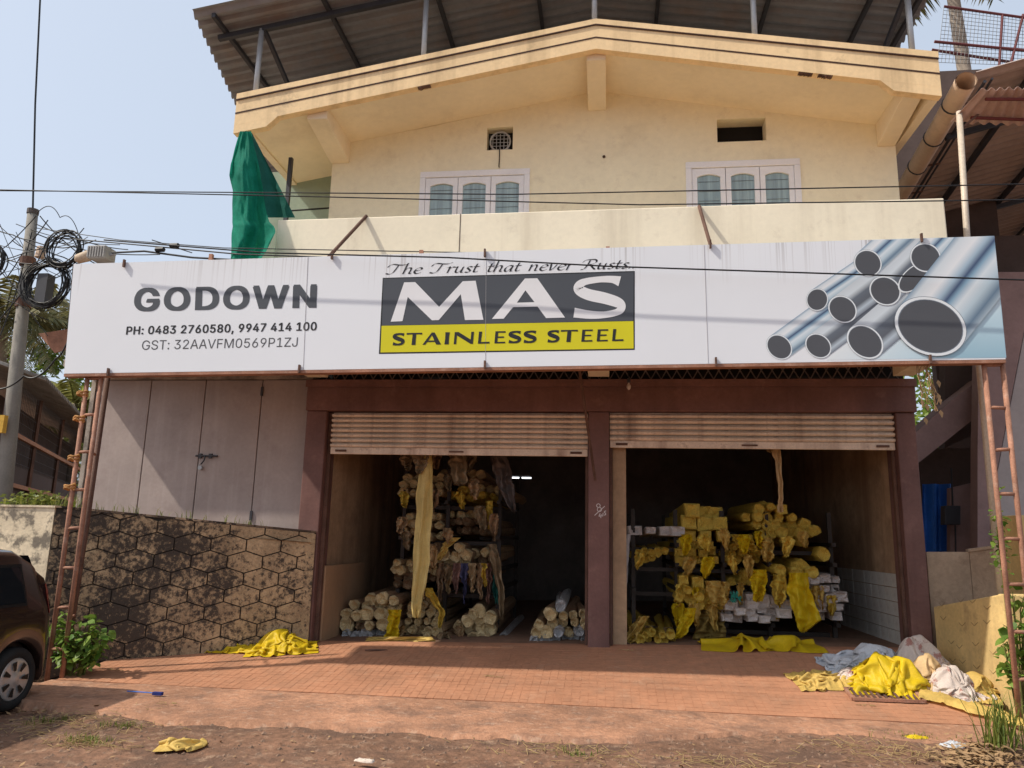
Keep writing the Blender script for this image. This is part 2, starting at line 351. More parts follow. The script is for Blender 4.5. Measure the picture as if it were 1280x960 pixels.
# chalked mark 8 / 4.15 on the middle column
def stroke(pts, wd, y, mb):
    for p, q in zip(pts, pts[1:]): mb.bar((p[0], y, p[1]), (q[0], y, q[1]), .002, wd, upv=(0, 1, 0)) if False else mb.bar((p[0], y, p[1]), (q[0], y, q[1]), wd, .002, upv=(0, 1, 0))
ck = MB(); c0 = aY(748, 632, -.073)
def ckp(pts): stroke([(c0.x+a, c0.z+b) for a, b in pts], .007, -.073, ck)
ckp([(.0+.022*math.cos(t/8*6.29), .022*math.sin(t/8*6.29)) for t in range(9)])
ckp([(.012+.026*math.cos(t/8*6.29), -.045+.026*math.sin(t/8*6.29)) for t in range(9)])
ckp([(-.045, -.115), (.075, -.005)])
ckp([(.02, -.09), (.005, -.125), (.04, -.115)]); ckp([(.033, -.10), (.028, -.145)])
ckp([(.055, -.085), (.05, -.125)]); ckp([(.09, -.06), (.07, -.065), (.068, -.08), (.085, -.085), (.085, -.105), (.065, -.11)])
ck.build('chalk_mark', flat('chalk', (.75, .70, .68), .9), B)
# shutters
def shutter(x0, x1, zb, zt, n, yy):
    s = MB().box(x0, x1, yy-.012, yy+.02, zb, zb+.085); so_ = s.build('roller_shutter', SHUT, B, bevel=.008)
    so_['label'] = 'tan ribbed roller shutter rolled most of the way up'
    pit_ = (zt-zb-.088)/n
    def prof(t): return -.036*math.sin(math.pi*min(1, t/.75))**.7 if t < .75 else .028
    sl_ = MB()
    def sf(u, v): return (x0+(x1-x0)*u, yy+.004+prof(v)+.002*nz(u*6, v), v*pit_)
    sl_.grid(sf, 12, 9); me = sl_.mesh('slat', SHUT, True)
    for k in range(n):
        o = bpy.data.objects.new('slat', me); COL.objects.link(o); setp(o, so_); o.location = (0, random.uniform(-.003, .003), zb+.087+k*pit_)
    for px_ in (x0+.14, x1-.14):
        b_ = MB().box(px_-.07, px_+.07, yy-.03, yy-.0125, zb+.03, zb+.055); b_.build('shutter_latch', RUSTD, so_)
    MB().box((x0+x1)/2-.09, (x0+x1)/2+.09, yy-.028, yy-.0125, zb+.032, zb+.05).build('shutter_latch', RUSTD, so_)
shutter(-3.44, -.222, 2.49, 3.02, 7, -.01)
shutter(.042, 3.303, 2.60, 3.03, 5, -.01)
for x0, x1 in ((-3.498, -3.452), (-.25, -.22), (.04, .07), (3.275, 3.306)):
    boxp('shutter_guide', RUSTD, B, x0, x1, .03, .09, .2, 3.02)
boxp('jamb_panel', BROWNW, B, .075, .235, .12, .2, .2, 2.9)
# interior of the store
boxp('inner_wall', BROWNW, B, -3.7, -3.5, .301, 7, 0, 3.5)
boxp('inner_wall', BROWNW, B, 3.36, 3.5, .301, 7, 0, 3.5)
boxp('back_wall', INNER, B, -3.7, 3.5, 7, 7.2, 0, 3.5)
boxp('ceiling', INNER, B, -3.75, 3.53, .301, 7.2, 3.45, 3.6)
fl = MB(); fl.add([(-3.7, .149, ramp_z(-3.7, 1)-.011), (3.5, .149, ramp_z(3.5, 1)-.011), (3.5, 7, ramp_z(3.5, 1)-.011), (-3.7, 7, ramp_z(-3.7, 1)-.011)], [(0, 1, 2, 3)])
fl.build('store_floor', M('store_floor_cement', (.22, .13, .085), .9, .25, 1.5, .15, .2, 40), B)
boxp('wall_dado', M('dado_ply', (.42, .26, .15), .7, .12, 1.5, .05, .05, 30), B, -3.499, -3.44, .12, 1.7, .2, 1.12, bevel=.006)
wt = MB().box(0, .014, 0, .232, 0, .152).mesh('wall_tile', WTILE)
for i in range(10):
    for j in range(5):
        o = bpy.data.objects.new('wall_tile', wt); COL.objects.link(o); setp(o, B); o.location = (3.344+random.uniform(-.002, .002), .32+i*.242, .40+j*.162)
# ventilator lattice above the beam
boxp('ventilator_back', DARKIN, B, -3.7, 3.5, .12, .2, 3.40, 3.72)
lt = MB(); x = -3.6
while x < 3.4:
    lt.bar((x, .03, 3.42), (x+.16, .03, 3.70), .014, .01, (0, 1, 0)); lt.bar((x+.16, .045, 3.42), (x, .045, 3.70), .014, .01, (0, 1, 0)); x += .125
lt.build('ventilator_lattice', M('lattice_paint', (.16, .14, .14), .7), B)
for x0, x1 in ((-3.76, -3.5), (-.215, .035), (3.3, 3.52)): boxp('cantilever_beam', CREAM, B, x0, x1, -1.13, -.122, 3.45, 3.721)
# balcony
boxp('balcony_slab', SOFF, B, -3.87, 3.57, -1.07, .0, 3.722, 3.87)
pp = MB()
pp.prism([(-3.87, -1.2, 3.70), (3.57, -1.2, 3.70), (3.562, -1.2, 5.155), (-3.84, -1.2, 5.118)], (0, .12, 0))
pp.build('parapet', CREAM, B, bevel=.012)
boxp('parapet', CREAM, B, -3.86, -3.75, -1.078, .0, 3.871, 5.11); boxp('parapet', CREAM, B, 3.45, 3.56, -1.078, -.002, 3.871, 5.15)
jx = aY(575, 285, -1.2).x; boxp('parapet_joint', LINE, B, jx-.004, jx+.004, -1.203, -1.199, 4.3, 5.13)
# windows with three leaves
def arch_pane(x0, x1, z0, z1, y):
    n = 10; pts = [(x0, y, z0), (x1, y, z0)]
    for k in range(n+1):
        t = k/n; pts.append((x1+(x0-x1)*t, y, z1-.034*(2*t-1)**2))
    return pts
for (x0, x1, z0, z1) in WINS:
    f = MB()
    f.box(x0-.01, x1+.01, -.03, .06, z1-.065, z1+.02); f.box(x0-.01, x0+.065, -.03, .06, z0, z1-.066); f.box(x1-.065, x1+.01, -.03, .06, z0, z1-.066)
    wn = f.build('window', WHITEF, B, bevel=.006)
    lw = (x1-x0-.13)/3
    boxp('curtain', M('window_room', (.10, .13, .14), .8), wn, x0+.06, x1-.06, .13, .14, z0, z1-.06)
    for k in range(3):
        a = x0+.065+k*lw; b = a+lw
        outer = [(a+.004, -.012, z0), (b-.004, -.012, z0), (b-.004, -.012, z1-.07), (a+.004, -.012, z1-.07)]
        pa = arch_pane(a+.066, b-.066, z0+.08, z1-.15, -.012)
        tri = tessellate_polygon([[Vector(p) for p in outer], [Vector(p) for p in pa]])
        lf = MB(); allp = outer+pa; lf.add(allp, [t for t in tri]); m1 = len(allp)
        # reveal inside the arch
        n = len(pa); lf.add(list(pa)+[(p[0], .02, p[2]) for p in pa], [(i, (i+1) % n, (i+1) % n+n, i+n) for i in range(n)])
        lf.add([(a+.004, -.012, z0), (a+.004, .03, z0), (a+.004, .03, z1-.07), (a+.004, -.012, z1-.07)], [(0, 1, 2, 3)])
        lf.add([(b-.004, -.012, z0), (b-.004, .03, z0), (b-.004, .03, z1-.07), (b-.004, -.012, z1-.07)], [(0, 1, 2, 3)])
        lf.build('sash', WHITEF, wn)
        MB().box(a+.055, b-.055, .012, .018, z0+.07, z1-.14).build('pane', PANE, wn)
        gr = MB()
        for q in range(1, 8): gr.tube([(a+.08+q*(b-a-.16)/8, .035, z0), (a+.08+q*(b-a-.16)/8, .035, z1-.16)], .004, 5)
        for q in range(8): gr.tube([(a+.08, .008, z0+.1+q*.13), (b-.08, .008, z0+.1+q*.13)], .0022, 5)
        gr.build('window_grille', GREYC, wn)
# vents: left one holds a fan, right one is open
v = VENTS[0]
boxp('vent_back', DARKIN, B, v[0]-.02, v[1]+.02, .16, .2, v[2]-.02, v[3]+.02)
vf = MB(); cx = (v[0]+v[1])/2; cz = (v[2]+v[3])/2-.02
vf.tube([(cx+.135*math.cos(t*.2618), .05, cz+.14*math.sin(t*.2618)) for t in range(25)], .012, 6)
for k in range(5): vf.tube([(cx-.1+k*.05, .05, v[2]), (cx-.1+k*.05, .05, cz+.11)], .005, 5); vf.tube([(cx-.13, .045, v[2]+.03+k*.05), (cx+.13, .045, v[2]+.03+k*.05)], .004, 5)
vf.build('vent_guard', STEEL, B)
MB().tube([(cx, -.01, v[2]+.02), (cx+.005, -.012, v[2]-.1), (cx, -.01, v[2]-.24), (cx+.005, -.02, v[2]-.26)], .007, 6).build('hanging_wire', BLACK, B)
v = VENTS[1]; boxp('vent_back', DARKIN, B, v[0]-.02, v[1]+.02, .215, .24, v[2]-.02, v[3]+.02)
hp = aY(755, 196, -.002); MB().tube([(hp.x, -.012, hp.z), (hp.x, .0, hp.z)], .02, 8).build('wall_hole_rim', LINE, B)
# gable roof slab and fascia
def gbot(x): return 7.29-.178*(-.12-x) if x < -.12 else 7.29-.186*(x+.12)
def gtop(x): return 7.69-.171*(-.12-x) if x < -.12 else 7.69-.176*(x+.12)
XL, XA, XR = -4.62, -.12, 3.73
MB().prism([(XL+.02, -.9, gbot(XL)+.06), (XA, -.9, gbot(XA)+.06), (XR-.02, -.9, gbot(XR)+.06), (XR-.02, -.9, gtop(XR)-.03), (XA, -.9, gtop(XA)-.03), (XL+.02, -.9, gtop(XL)-.03)], (0, 7.5, 0)).build('roof_slab', SOFF, B)
def band(a, b, y0, mat, nm):
    def zz(x, t): return gbot(x)+(gtop(x)-gbot(x))*t
    mb = MB(); xs = [XL, XA, XR]
    for p, q in ((XL, XA), (XA, XR)):
        mb.prism([(p, y0, zz(p, a)), (q, y0, zz(q, a)), (q, y0, zz(q, b)), (p, y0, zz(p, b))], (0, -.899-y0, 0))
    return mb.build(nm, mat, B)
band(0, .36, -1.0, OCHRE, 'fascia_band'); band(.405, .785, -1.0, OCHRE, 'fascia_band'); band(.822, 1, -1.012, OCHRE, 'fascia_band')
band(.36, .405, -1.004, LINE, 'fascia_groove'); band(.785, .822, -1.015, LINE, 'fascia_groove')
for a, b, c in ((XL, XL+.42, XL+.56), (XR, XR-.5, XR-.64)):
    MB().prism([(a, -1.0, gbot(a)-.11), (b, -1.0, gbot(b)-.11), (c, -1.0, gbot(c)-.001), (a, -1.0, gbot(a)-.001)], (0, .099, 0)).build('fascia_drop', OCHRE, B)
boxp('side_fascia', SOFF, B, XL, XL+.1, -.897, 6.6, gbot(XL)+.04, gtop(XL)-.04)
boxp('side_fascia', SOFF, B, XR-.1, XR, -.897, 6.6, gbot(XR)-.1, gtop(XR)-.04)
for a, b in ((-3.72, -3.46), (-.235, .0), (3.36, 3.575)):
    zb_ = min(gbot(a), gbot(b))
    MB().prism([(a, -.897, zb_-.06), (a, -.002, zb_-.2), (a, -.002, zb_+.12), (a, -.897, zb_+.12)], (b-a, 0, 0)).build('eave_bracket', SOFF, B, bevel=.008)
# broken plaster under the fascia
for px_, py_ in ((528, 107), (1005, 84), (1030, 88)):
    p = aY(px_, py_, -1.0); mb = MB()
    for k in range(7):
        a = p.x+k*.022-.06; hgt = random.uniform(.008, .022); zt_ = gbot(a)-.003
        mb.prism([(a, -.995, zt_-hgt), (a+.024, -.995, zt_-hgt*random.random()), (a+.024, -.995, zt_), (a, -.995, zt_)], (0, .06, 0))
    mb.build('broken_plaster', RUSTD, B)
# veranda on the left end of the upper floor
boxp('veranda_wall', M('net_tinted_shade', (.30, .37, .29), .85, .12, 1.2, .05, .08, 40), B, -5.0, -3.701, .75, .87, 3.9, 6.75)  # dim green of light coming through the net is put into the wall colour
boxp('veranda_slab', SOFF, B, -5.0, -3.88, -1.2, 1.5, 3.742, 3.87)  # front edge extended, out of sight, to shade the ramp by the left bay
MB().tube([(-4.45, .2, 5.87), (-3.72, .2, 5.9)], .012, 6).build('veranda_rail', BLACK, B)
MB().bar((-4.18, -.25, 6.42), (-4.18, -.25, 5.2), .05).build('veranda_post', DARKST, B)
# left wing with the four-leaf steel door
lw_ = wall_holes(-6.86, -3.767, -.1, 3.95, [(-6.80, -3.775, 1.0, 3.47)], .07, .3)
lw_.box(-6.86, -6.7, .301, 4, -.1, 3.95); lw_.build('left_wing_wall', PLAST, B)
boxp('left_wing_roof', PLAST, B, -6.86, -3.767, .07, 4, 3.951, 4.05)
boxp('left_wing_sunshade', PLAST, B, -6.9, -3.79, -.46, .068, 3.53, 3.62)
xs = [-6.79, -6.02, -5.25, -4.465, -3.78]
for k in range(4):
    d = MB().box(xs[k]+.006, xs[k+1]-.006, .10, .14, 1.02, 3.462); d.build('door_leaf', DOORM, B, bevel=.006)
boxp('door_backing', DARKIN, B, -6.8, -3.775, .20, .21, 1.0, 3.47)
db = MB(); p = aY(258, 570, .09)
db.tube([(p.x-.14, .078, p.z), (p.x+.16, .078, p.z)], .012, 8); db.box(p.x-.10, p.x-.06, .07, .099, p.z-.03, p.z+.03); db.box(p.x+.04, p.x+.08, .07, .099, p.z-.03, p.z+.03)
db.tube([(p.x-.005, .07, p.z), (p.x-.012, .065, p.z-.06), (p.x-.05, .06, p.z-.11)], .010, 6)
bolt = db.build('door_bolt', DARKST, B)
pk = MB(); pk.tube([(p.x-.055, .05, p.z-.155), (p.x-.055, .085, p.z-.155)], .028, 12); pk.tube([(p.x-.055+.02*math.cos(t), .065, p.z-.135+.03*math.sin(t)) for t in [k*.35 for k in range(10)]], .005, 6)
pk.build('padlock', STEEL, bolt)
for xx, zz in ((-4.475, 3.25), (-4.475, 1.65), (-6.79, 3.2)): boxp('door_hinge', DARKST, B, xx, xx+.03, .08, .099, zz, zz+.12)

# ------------------------------------------------------------------ metal roof over the terrace
RF = thing('terrace_roof', 'brown corrugated sheet roof on grey posts above the ochre fascia', 'roof', (-.12, 1, 7.7))
def rz(x): return 8.88-.168*(-.12-x) if x < -.12 else 8.88-.168*(x+.12)
def rsheet(xa, xb):
    mb = MB(); n = 340
    def f(u, v):
        y = -1.18+8.7*v; t = (y/.17) % 1
        x = xa(y)+(xb(y)-xa(y))*u
        return (x, y, rz(x)+.028*max(-1, min(1, 2.2*math.sin(2*math.pi*t))))
    return mb.grid(f, 1, n)
rsheet(lambda y: -5.25-.2*(y+1.18), lambda y: -.12).build('roof_sheet', SHEETU, RF)
rsheet(lambda y: -.12, lambda y: 3.98).build('roof_sheet', SHEETU, RF)
for x in (-5.0, -3.6, -2.2, -.9, .7, 2.1, 3.3, 3.85): MB().bar((x, -1.1, rz(x)-.06), (x, 7, rz(x)-.06), .05, .06).build('purlin', DARKST, RF)
for y in (-.75, 2.0, 4.5):
    for a, b in ((-5.1, -.12), (-.12, 3.9)): MB().bar((a, y, rz(a)-.125), (b, y, rz(b)-.125), .06, .07).build('rafter', DARKST, RF)
for px_ in (327, 531, 743, 943, 1138):
    p = aY(px_, 40, -.75); MB().tube([(p.x, -.75, gtop(p.x)-.06), (p.x, -.75, rz(p.x)-.13)], .035, 10).build('roof_post', STEEL, RF, smooth=True)
MB().bar((-4.47, -.75, rz(-4.4)-.16), (-4.2, .6, gtop(-4.2)), .05).build('brace', DARKST, RF)
MB().bar((3.6, -.75, rz(3.6)-.16), (3.3, .3, gtop(3.3)), .05).build('brace', DARKST, RF)

# ------------------------------------------------------------------ green shade net
tk = [(0, 300, 314), (.12, 294, 318), (.25, 288, 323), (.33, 287, 326), (.45, 291, 329), (.62, 290, 333), (.68, 290, 336), (.72, 291, 343), (.76, 290, 345), (.9, 289, 333), (1, 288, 322)]
def lerp_t(t, k):
    for a, b in zip(tk, tk[1:]):
        if a[0] <= t <= b[0]: return a[k]+(b[k]-a[k])*(t-a[0])/(b[0]-a[0])
    return tk[-1][k]
def tarp(u, v):
    px_ = lerp_t(v, 1)+(lerp_t(v, 2)-lerp_t(v, 1))*u+1.2*nz(v*7, 2)*(u < .02 or u > .98); py_ = 164+v*166
    amp = .05+.08*v
    Y = -1.30+(.10-.9*(1-v)*u*.45 if False else 0)+amp*math.sin(u*8+v*3+1.5*nz(u*2, v*3))*min(1, v*4)+.06*nz(u*4, v*5, 3)+.03*nz(u*10, v*12, 1)
    if v > .69: Y -= .04
    return aY(px_, py_, Y)
net = MB().grid(tarp, 36, 60).build('shade_net', GREENT, smooth=True, label='green shade net hanging from the left corner of the gable', cat='netting')

def tarp2(u, v):
    a, b = 306+16*v, 315+54*v; return aY(a+(b-a)*u, 166+106*v, -1.02+.05*math.sin(u*7+v*4)+.03*nz(u*5, v*6))
MB().grid(tarp2, 16, 24).build('inner_net', GREEND, net, smooth=True)

# ------------------------------------------------------------------ signboard
YS = -1.8
cTL, cBL, cTR, cBR = aY(92, 330, YS), aY(80, 467, YS), aY(1243, 295, YS), aY(1257, 449, YS)
S = thing('shop_signboard', 'long white shop signboard with yellow and grey logo and steel pipes picture', 'sign', tuple((cBL+cBR)/2))
DS = Vector((0, .10, 0))
pn = MB(); pn.prism([cBL, cBR, cTR, cTL], DS); pn.build('sign_panel', None or SIGNW, S)
# drips and dirt on the sheet: a printed white sheet with vertical grey runs below the top edge
N = SIGNW.node_tree.nodes; L = SIGNW.node_tree.links; b_ = N['Principled BSDF']
src = b_.inputs['Base Color'].links[0].from_socket
tc = N.new('ShaderNodeTexCoord'); mp = N.new('ShaderNodeMapping'); mp.inputs['Scale'].default_value = (34, 1, .25); L.new(tc.outputs['Object'], mp.inputs[0])
n1 = N.new('ShaderNodeTexNoise'); n1.inputs['Scale'].default_value = 1; n1.inputs['Detail'].default_value = 3; L.new(mp.outputs[0], n1.inputs['Vector'])
mp2 = N.new('ShaderNodeMapping'); mp2.inputs['Scale'].default_value = (1.1, 1, 0); L.new(tc.outputs['Object'], mp2.inputs[0])
n2 = N.new('ShaderNodeTexNoise'); n2.inputs['Scale'].default_value = 1; L.new(mp2.outputs[0], n2.inputs['Vector'])
sx = N.new('ShaderNodeSeparateXYZ'); L.new(tc.outputs['Object'], sx.inputs[0])
r1 = N.new('ShaderNodeMapRange'); L.new(n1.outputs['Fac'], r1.inputs[0]); r1.inputs[1].default_value = .55; r1.inputs[2].default_value = .60
r2 = N.new('ShaderNodeMapRange'); L.new(sx.outputs[2], r2.inputs[0]); r2.inputs[1].default_value = 4.0; r2.inputs[2].default_value = 4.5; r2.inputs[4].default_value = .6
r3 = N.new('ShaderNodeMapRange'); L.new(n2.outputs['Fac'], r3.inputs[0]); r3.inputs[1].default_value = .42; r3.inputs[2].default_value = .6
def mth(a, b, op='MULTIPLY'):
    x = N.new('ShaderNodeMath'); x.operation = op; L.new(a, x.inputs[0]); L.new(b, x.inputs[1]); return x.outputs[0]
fm = mth(mth(r1.outputs[0], r2.outputs[0]), r3.outputs[0])
mx = N.new('ShaderNodeMix'); mx.data_type = 'RGBA'; L.new(fm, mx.inputs[0]); L.new(src, mx.inputs[6]); mx.inputs[7].default_value = (.33, .29, .27, 1)
L.new(mx.outputs[2], b_.inputs['Base Color'])
boxc = MB(); boxc.add([(cBL.x, YS+.09, 3.66), (cBR.x, YS+.09, 3.72), (cBR.x, -1.2, 3.76), (cBL.x, -1.2, 3.70)], [(0, 1, 2, 3)]); boxc.build('sun_block_sheet', RUST, S, solid=.01)  # added sheet hidden behind the sign, blocks sun through the gap to the parapet
# frame under the panel and joints
MB().bar(cBL+Vector((.0, .05, -.018)), cBR+Vector((0, .05, -.018)), .10, .03).build('sign_frame', RUST, S)
for px_ in (605, 888, 380): 
    a = aY(px_ + (2 if px_ == 605 else -3 if px_ == 888 else 0), 450, YS); t_ = (a.x-cBL.x)/(cBR.x-cBL.x)
    p0 = cBL.lerp(cBR, t_); p1 = cTL.lerp(cTR, t_)
    MB().bar(p0+Vector((0, -.0015, 0)), p1+Vector((0, -.0015, 0)), .003, .003).build('sheet_joint', M('joint_grey', (.42, .40, .40), .7), S)
for px_, py_, top in ((155, 330, 1), (415, 320, 1), (606, 317, 1), (888, 306, 1), (1152, 298, 1), (135, 466, 0), (374, 462, 0), (606, 457, 0), (895, 453, 0), (1163, 450, 0)):
    p = aY(px_, py_, YS-.02); MB().bar(p+Vector((0, .0, -.035)), p+Vector((.0, .0, .05)), .018, .03, (0, 1, 0)).build('hook_bolt', RUSTD, S)
for px_, zt in ((250, 0), (520, 0), (760, 0), (1010, 0)):
    a = aY(px_, 455, YS+.13); MB().bar((a.x, YS+.13, a.z), (a.x, YS+.13, a.z+1.25), .04).build('sign_frame', RUST, S)
# print: px -> point on the sheet, LAY millimetres in front of it
def sp(px_, py_, lay): return aY(px_, py_, YS-lay*.001)
def poly_on(mb, pts, lay, holes=()):
    loops = [[Vector((a, b, 0)) for a, b in pts]]+[[Vector((a, b, 0)) for a, b in h] for h in holes]
    flat_ = [p for l in loops for p in l]
    mb.add([sp(p.x, p.y, lay) for p in flat_], [tuple(t) for t in tessellate_polygon(loops)])
INKG = flat('ink_grey', (.075, .082, .095), .45); INKB = flat('ink_black', (.022, .022, .024), .45); INKY = flat('ink_yellow', (.66, .60, .012), .45); INKW = flat('ink_white', (.78, .78, .79), .45)
def letters(vs, fs, xs_, mat):                   # one part for every letter
    par = list(range(len(vs)))
    def fd(a):
        while par[a] != a: par[a] = par[par[a]]; a = par[a]
        return a
    for f in fs:
        for q in f[1:]: par[fd(q)] = fd(f[0])
    isl = {}
    for i in range(len(vs)): isl.setdefault(fd(i), []).append(i)
    iv = sorted([min(xs_[i] for i in I), max(xs_[i] for i in I), I] for I in isl.values()); out = []
    for a, b, I in iv:
        if out and a < out[-1][1]-.35*(b-a): out[-1][1] = max(out[-1][1], b); out[-1][2] = out[-1][2]+I
        else: out.append([a, b, list(I)])
    for a, b, I in out:
        mp = {v: k for k, v in enumerate(I)}; mb = MB(); mb.add([vs[i] for i in I], [tuple(mp[q] for q in f) for f in fs if f[0] in mp]); mb.build('letter', mat, S)
FONT = None
try:
    import os
    fp_ = os.path.join(bpy.utils.system_resource('DATAFILES'), 'fonts', 'Inter.woff2')
    FONT = bpy.data.fonts.load(fp_)
except Exception: FONT = None
def text(s_, quad, mat, name, off=0., lay=1.5, shear=0, bold=0., spc=1.):
    c = bpy.data.curves.new('t', 'FONT'); c.body = s_; c.font = FONT if FONT else c.font; c.fill_mode = 'NONE'; c.resolution_u = 4; c.space_character = spc
    o = bpy.data.objects.new('t', c); COL.objects.link(o)
    dg = bpy.context.evaluated_depsgraph_get(); me = bpy.data.meshes.new_from_object(o.evaluated_get(dg)); bpy.data.objects.remove(o)
    nb_ = {}
    for e in me.edges: nb_.setdefault(e.vertices[0], []).append(e.vertices[1]); nb_.setdefault(e.vertices[1], []).append(e.vertices[0])
    seen = set(); loops = []
    for st in nb_:
        if st in seen: continue
        lp_ = [st]; seen.add(st); cur = st
        while True:
            nx_ = [k for k in nb_[cur] if k not in seen]
            if not nx_: break
            cur = nx_[0]; seen.add(cur); lp_.append(cur)
        if len(lp_) > 2: loops.append([me.vertices[k].co.copy() for k in sorted(lp_)])
    def wind(x, y):                                  # non-zero winding over all contours
        w_ = 0
        for l in loops:
            for p, q in zip(l, l[1:]+l[:1]):
                if p.y <= y < q.y and (q.x-p.x)*(y-p.y)-(x-p.x)*(q.y-p.y) > 0: w_ += 1
                elif q.y <= y < p.y and (q.x-p.x)*(y-p.y)-(x-p.x)*(q.y-p.y) < 0: w_ -= 1
        return w_
    v2 = []; ed = []
    for l in loops:
        b0 = len(v2); v2 += [Vector((p.x, p.y)) for p in l]; ed += [(b0+i, b0+(i+1) % len(l)) for i in range(len(l))]
    cv2, _, tri, _, _, _ = mathutils.geometry.delaunay_2d_cdt(v2, ed, [], 0, 1e-6)
    keep = [tuple(t) for t in tri if wind(sum(cv2[i].x for i in t)/3, sum(cv2[i].y for i in t)/3) != 0]
    xs_ = [p.x for l in loops for p in l]; ys_ = [p.y for l in loops for p in l]; x0, x1, y0, y1 = min(xs_), max(xs_), min(ys_), max(ys_)
    LB, RB, RT_, LT = [Vector(q) for q in quad]
    vs = []; fs = []; xo = []; sh = [0.] if not bold else [-bold+2*bold*k/6 for k in range(7)]
    x0 -= bold; x1 += bold; nb = bold*.45; y0 -= nb; y1 += nb
    for k, dx in enumerate(sh):
        dy = nb*(1 if k % 2 else -1) if bold else 0
        b0 = len(vs)
        for pt in cv2:
            u = (pt.x+dx-x0)/(x1-x0); w_ = (pt.y+dy-y0)/(y1-y0)
            p = LB.lerp(RB, u).lerp(LT.lerp(RT_, u), w_); vs.append(sp(p.x, p.y, lay+.12*k)); xo.append(pt.x)
        fs += [tuple(i+b0 for i in t) for t in keep]
    letters(vs, fs, xo, mat)
text('GODOWN', ((166.9, 389.6), (395.6, 385), (396.6, 354.8), (168.2, 360)), INKG, 'lettering', 0, bold=.036, spc=1.13)
text('PH: 0483 2760580, 9947 414 100', ((157, 420.6), (395.5, 415.3), (396.4, 402.2), (158.4, 408)), INKB, 'lettering', 0, bold=.026, spc=1.06)
text('GST: 32AAVFM0569P1ZJ', ((177, 437.5), (371.6, 433.3), (372.6, 421.5), (178, 425.5)), flat('ink_dark', (.09, .09, .095), .5), 'lettering', 0)
Zs = 2.909
def zp(a, b): return (400+a/Zs, 300+b/Zs)
mb = MB(); poly_on(mb, [zp(214, 414.5), zp(1144.5, 399.5), zp(1144.5, 112.5), zp(228, 137.5)], 1); mb.build('logo_border', INKB, S)
mb = MB(); poly_on(mb, [zp(225, 311), zp(1139.5, 294), zp(1141, 117), zp(231, 141)], 2); mb.build('logo_field', INKG, S)
mb = MB(); poly_on(mb, [zp(220, 409), zp(1140.5, 394.5), zp(1139.5, 295), zp(224, 312)], 2); mb.build('logo_field', INKY, S)
def catmull(P, n=8):
    P = [P[0]]+list(P)+[P[-1]]; out = []
    for i in range(1, len(P)-2):
        a, b, c, d = [Vector(q) for q in P[i-1:i+3]]
        for k in range(n):
            t = k/n; out.append(.5*((2*b)+(c-a)*t+(2*a-5*b+4*c-d)*t*t+(3*b-a-3*c+d)*t**3))
    out.append(Vector(P[-2])); return out
def ribbon(P, W, mb, lay, n=8):                    # variable-width stroke
    pts = catmull([(*p, 0) for p in P], n); m = len(pts); Ls = []; Rs = []
    for i, p in enumerate(pts):
        d = (pts[min(i+1, m-1)]-pts[max(i-1, 0)]).normalized(); nn = Vector((-d.y, d.x, 0)); f = i/(m-1)*(len(W)-1); k = min(int(f), len(W)-2)
        ww = W[k]+(W[k+1]-W[k])*(f-k); Ls.append(p+nn*ww); Rs.append(p-nn*ww)
    vs = [sp(p.x, p.y, lay) for p in Ls+Rs]; mb.add(vs, [(i, i+1, i+1+m, i+m) for i in range(m-1)])
mb = MB()
poly_on(mb, [zp(*q) for q in ((257, 297), (306, 154), (346, 153), (433, 243), (519, 150), (566, 148), (594, 290), (527, 291), (512, 197), (432, 291), (407, 292), (319, 207), (300, 295))], 4)
mb.build('letter', INKW, S); mb = MB()
poly_on(mb, [zp(*q) for q in ((625, 287), (745, 140), (790, 139), (891, 282), (822, 284), (791, 242), (702, 244), (668, 286))], 4, [[zp(*q) for q in ((716, 228), (780, 226), (747, 183))]])
mb.build('letter', INKW, S); mb = MB()
ribbon([zp(*q) for q in ((1090, 150), (1060, 143), (1010, 144), (955, 155), (940, 178), (975, 198), (1040, 213), (1090, 232), (1088, 258), (1040, 271), (985, 272), (924, 264))], [x/Zs for x in (19, 13, 11, 12, 17, 20, 21, 20, 17, 12, 12, 15, 18)], mb, 4)
mb.build('letter', INKW, S)
# STAINLESS STEEL, flared capitals
mb = MB()
def base(xz): return 383-(xz-262)*(383-367)/(1103-262)
def glyph(ch, x0, x1, lay):
    def q(u, v): xx = x0+(x1-x0)*u; return zp(xx+4*v, base(xx)-44*v)
    def pl_(*pts, holes=()): poly_on(mb, [q(*p) for p in pts], lay, [[q(*p) for p in h] for h in holes])
    if ch == 'T': pl_((0, .86), (0, 1.), (1, 1), (1, .86), (.62, .88), (.63, 0), (.38, 0), (.39, .88))
    elif ch == 'I': pl_((0, 0), (.08, .5), (0, 1), (1, 1), (.92, .5), (1, 0))
    elif ch == 'L': pl_((0, 0), (0, 1), (.28, 1), (.25, .14), (1, .15), (1, 0))
    elif ch == 'E':
        pl_((0, 0), (0, 1), (.95, 1), (.95, .87), (.27, .88), (.27, .57), (.85, .57), (.85, .45), (.27, .45), (.27, .12), (1, .13), (1, 0))
    elif ch == 'N': pl_((0, 0), (0, 1), (.20, 1), (.86, .36), (.86, 1), (1, 1), (1, 0), (.88, 0), (.13, .72), (.13, 0))
    elif ch == 'A': pl_((0, 0), (.44, 1), (.6, 1), (1, 0), (.74, 0), (.66, .22), (.25, .22), (.15, 0), holes=[((.30, .34), (.47, .78), (.62, .34))])
    elif ch == 'S': ribbon([q(*p) for p in ((.93, .86), (.6, .93), (.2, .86), (.14, .68), (.5, .53), (.88, .36), (.8, .13), (.45, .06), (.06, .14))], [x/Zs for x in (5.5, 3.5, 4.5, 6.5, 7.5, 6.5, 4.5, 3.5, 6)], mb, lay, 6)
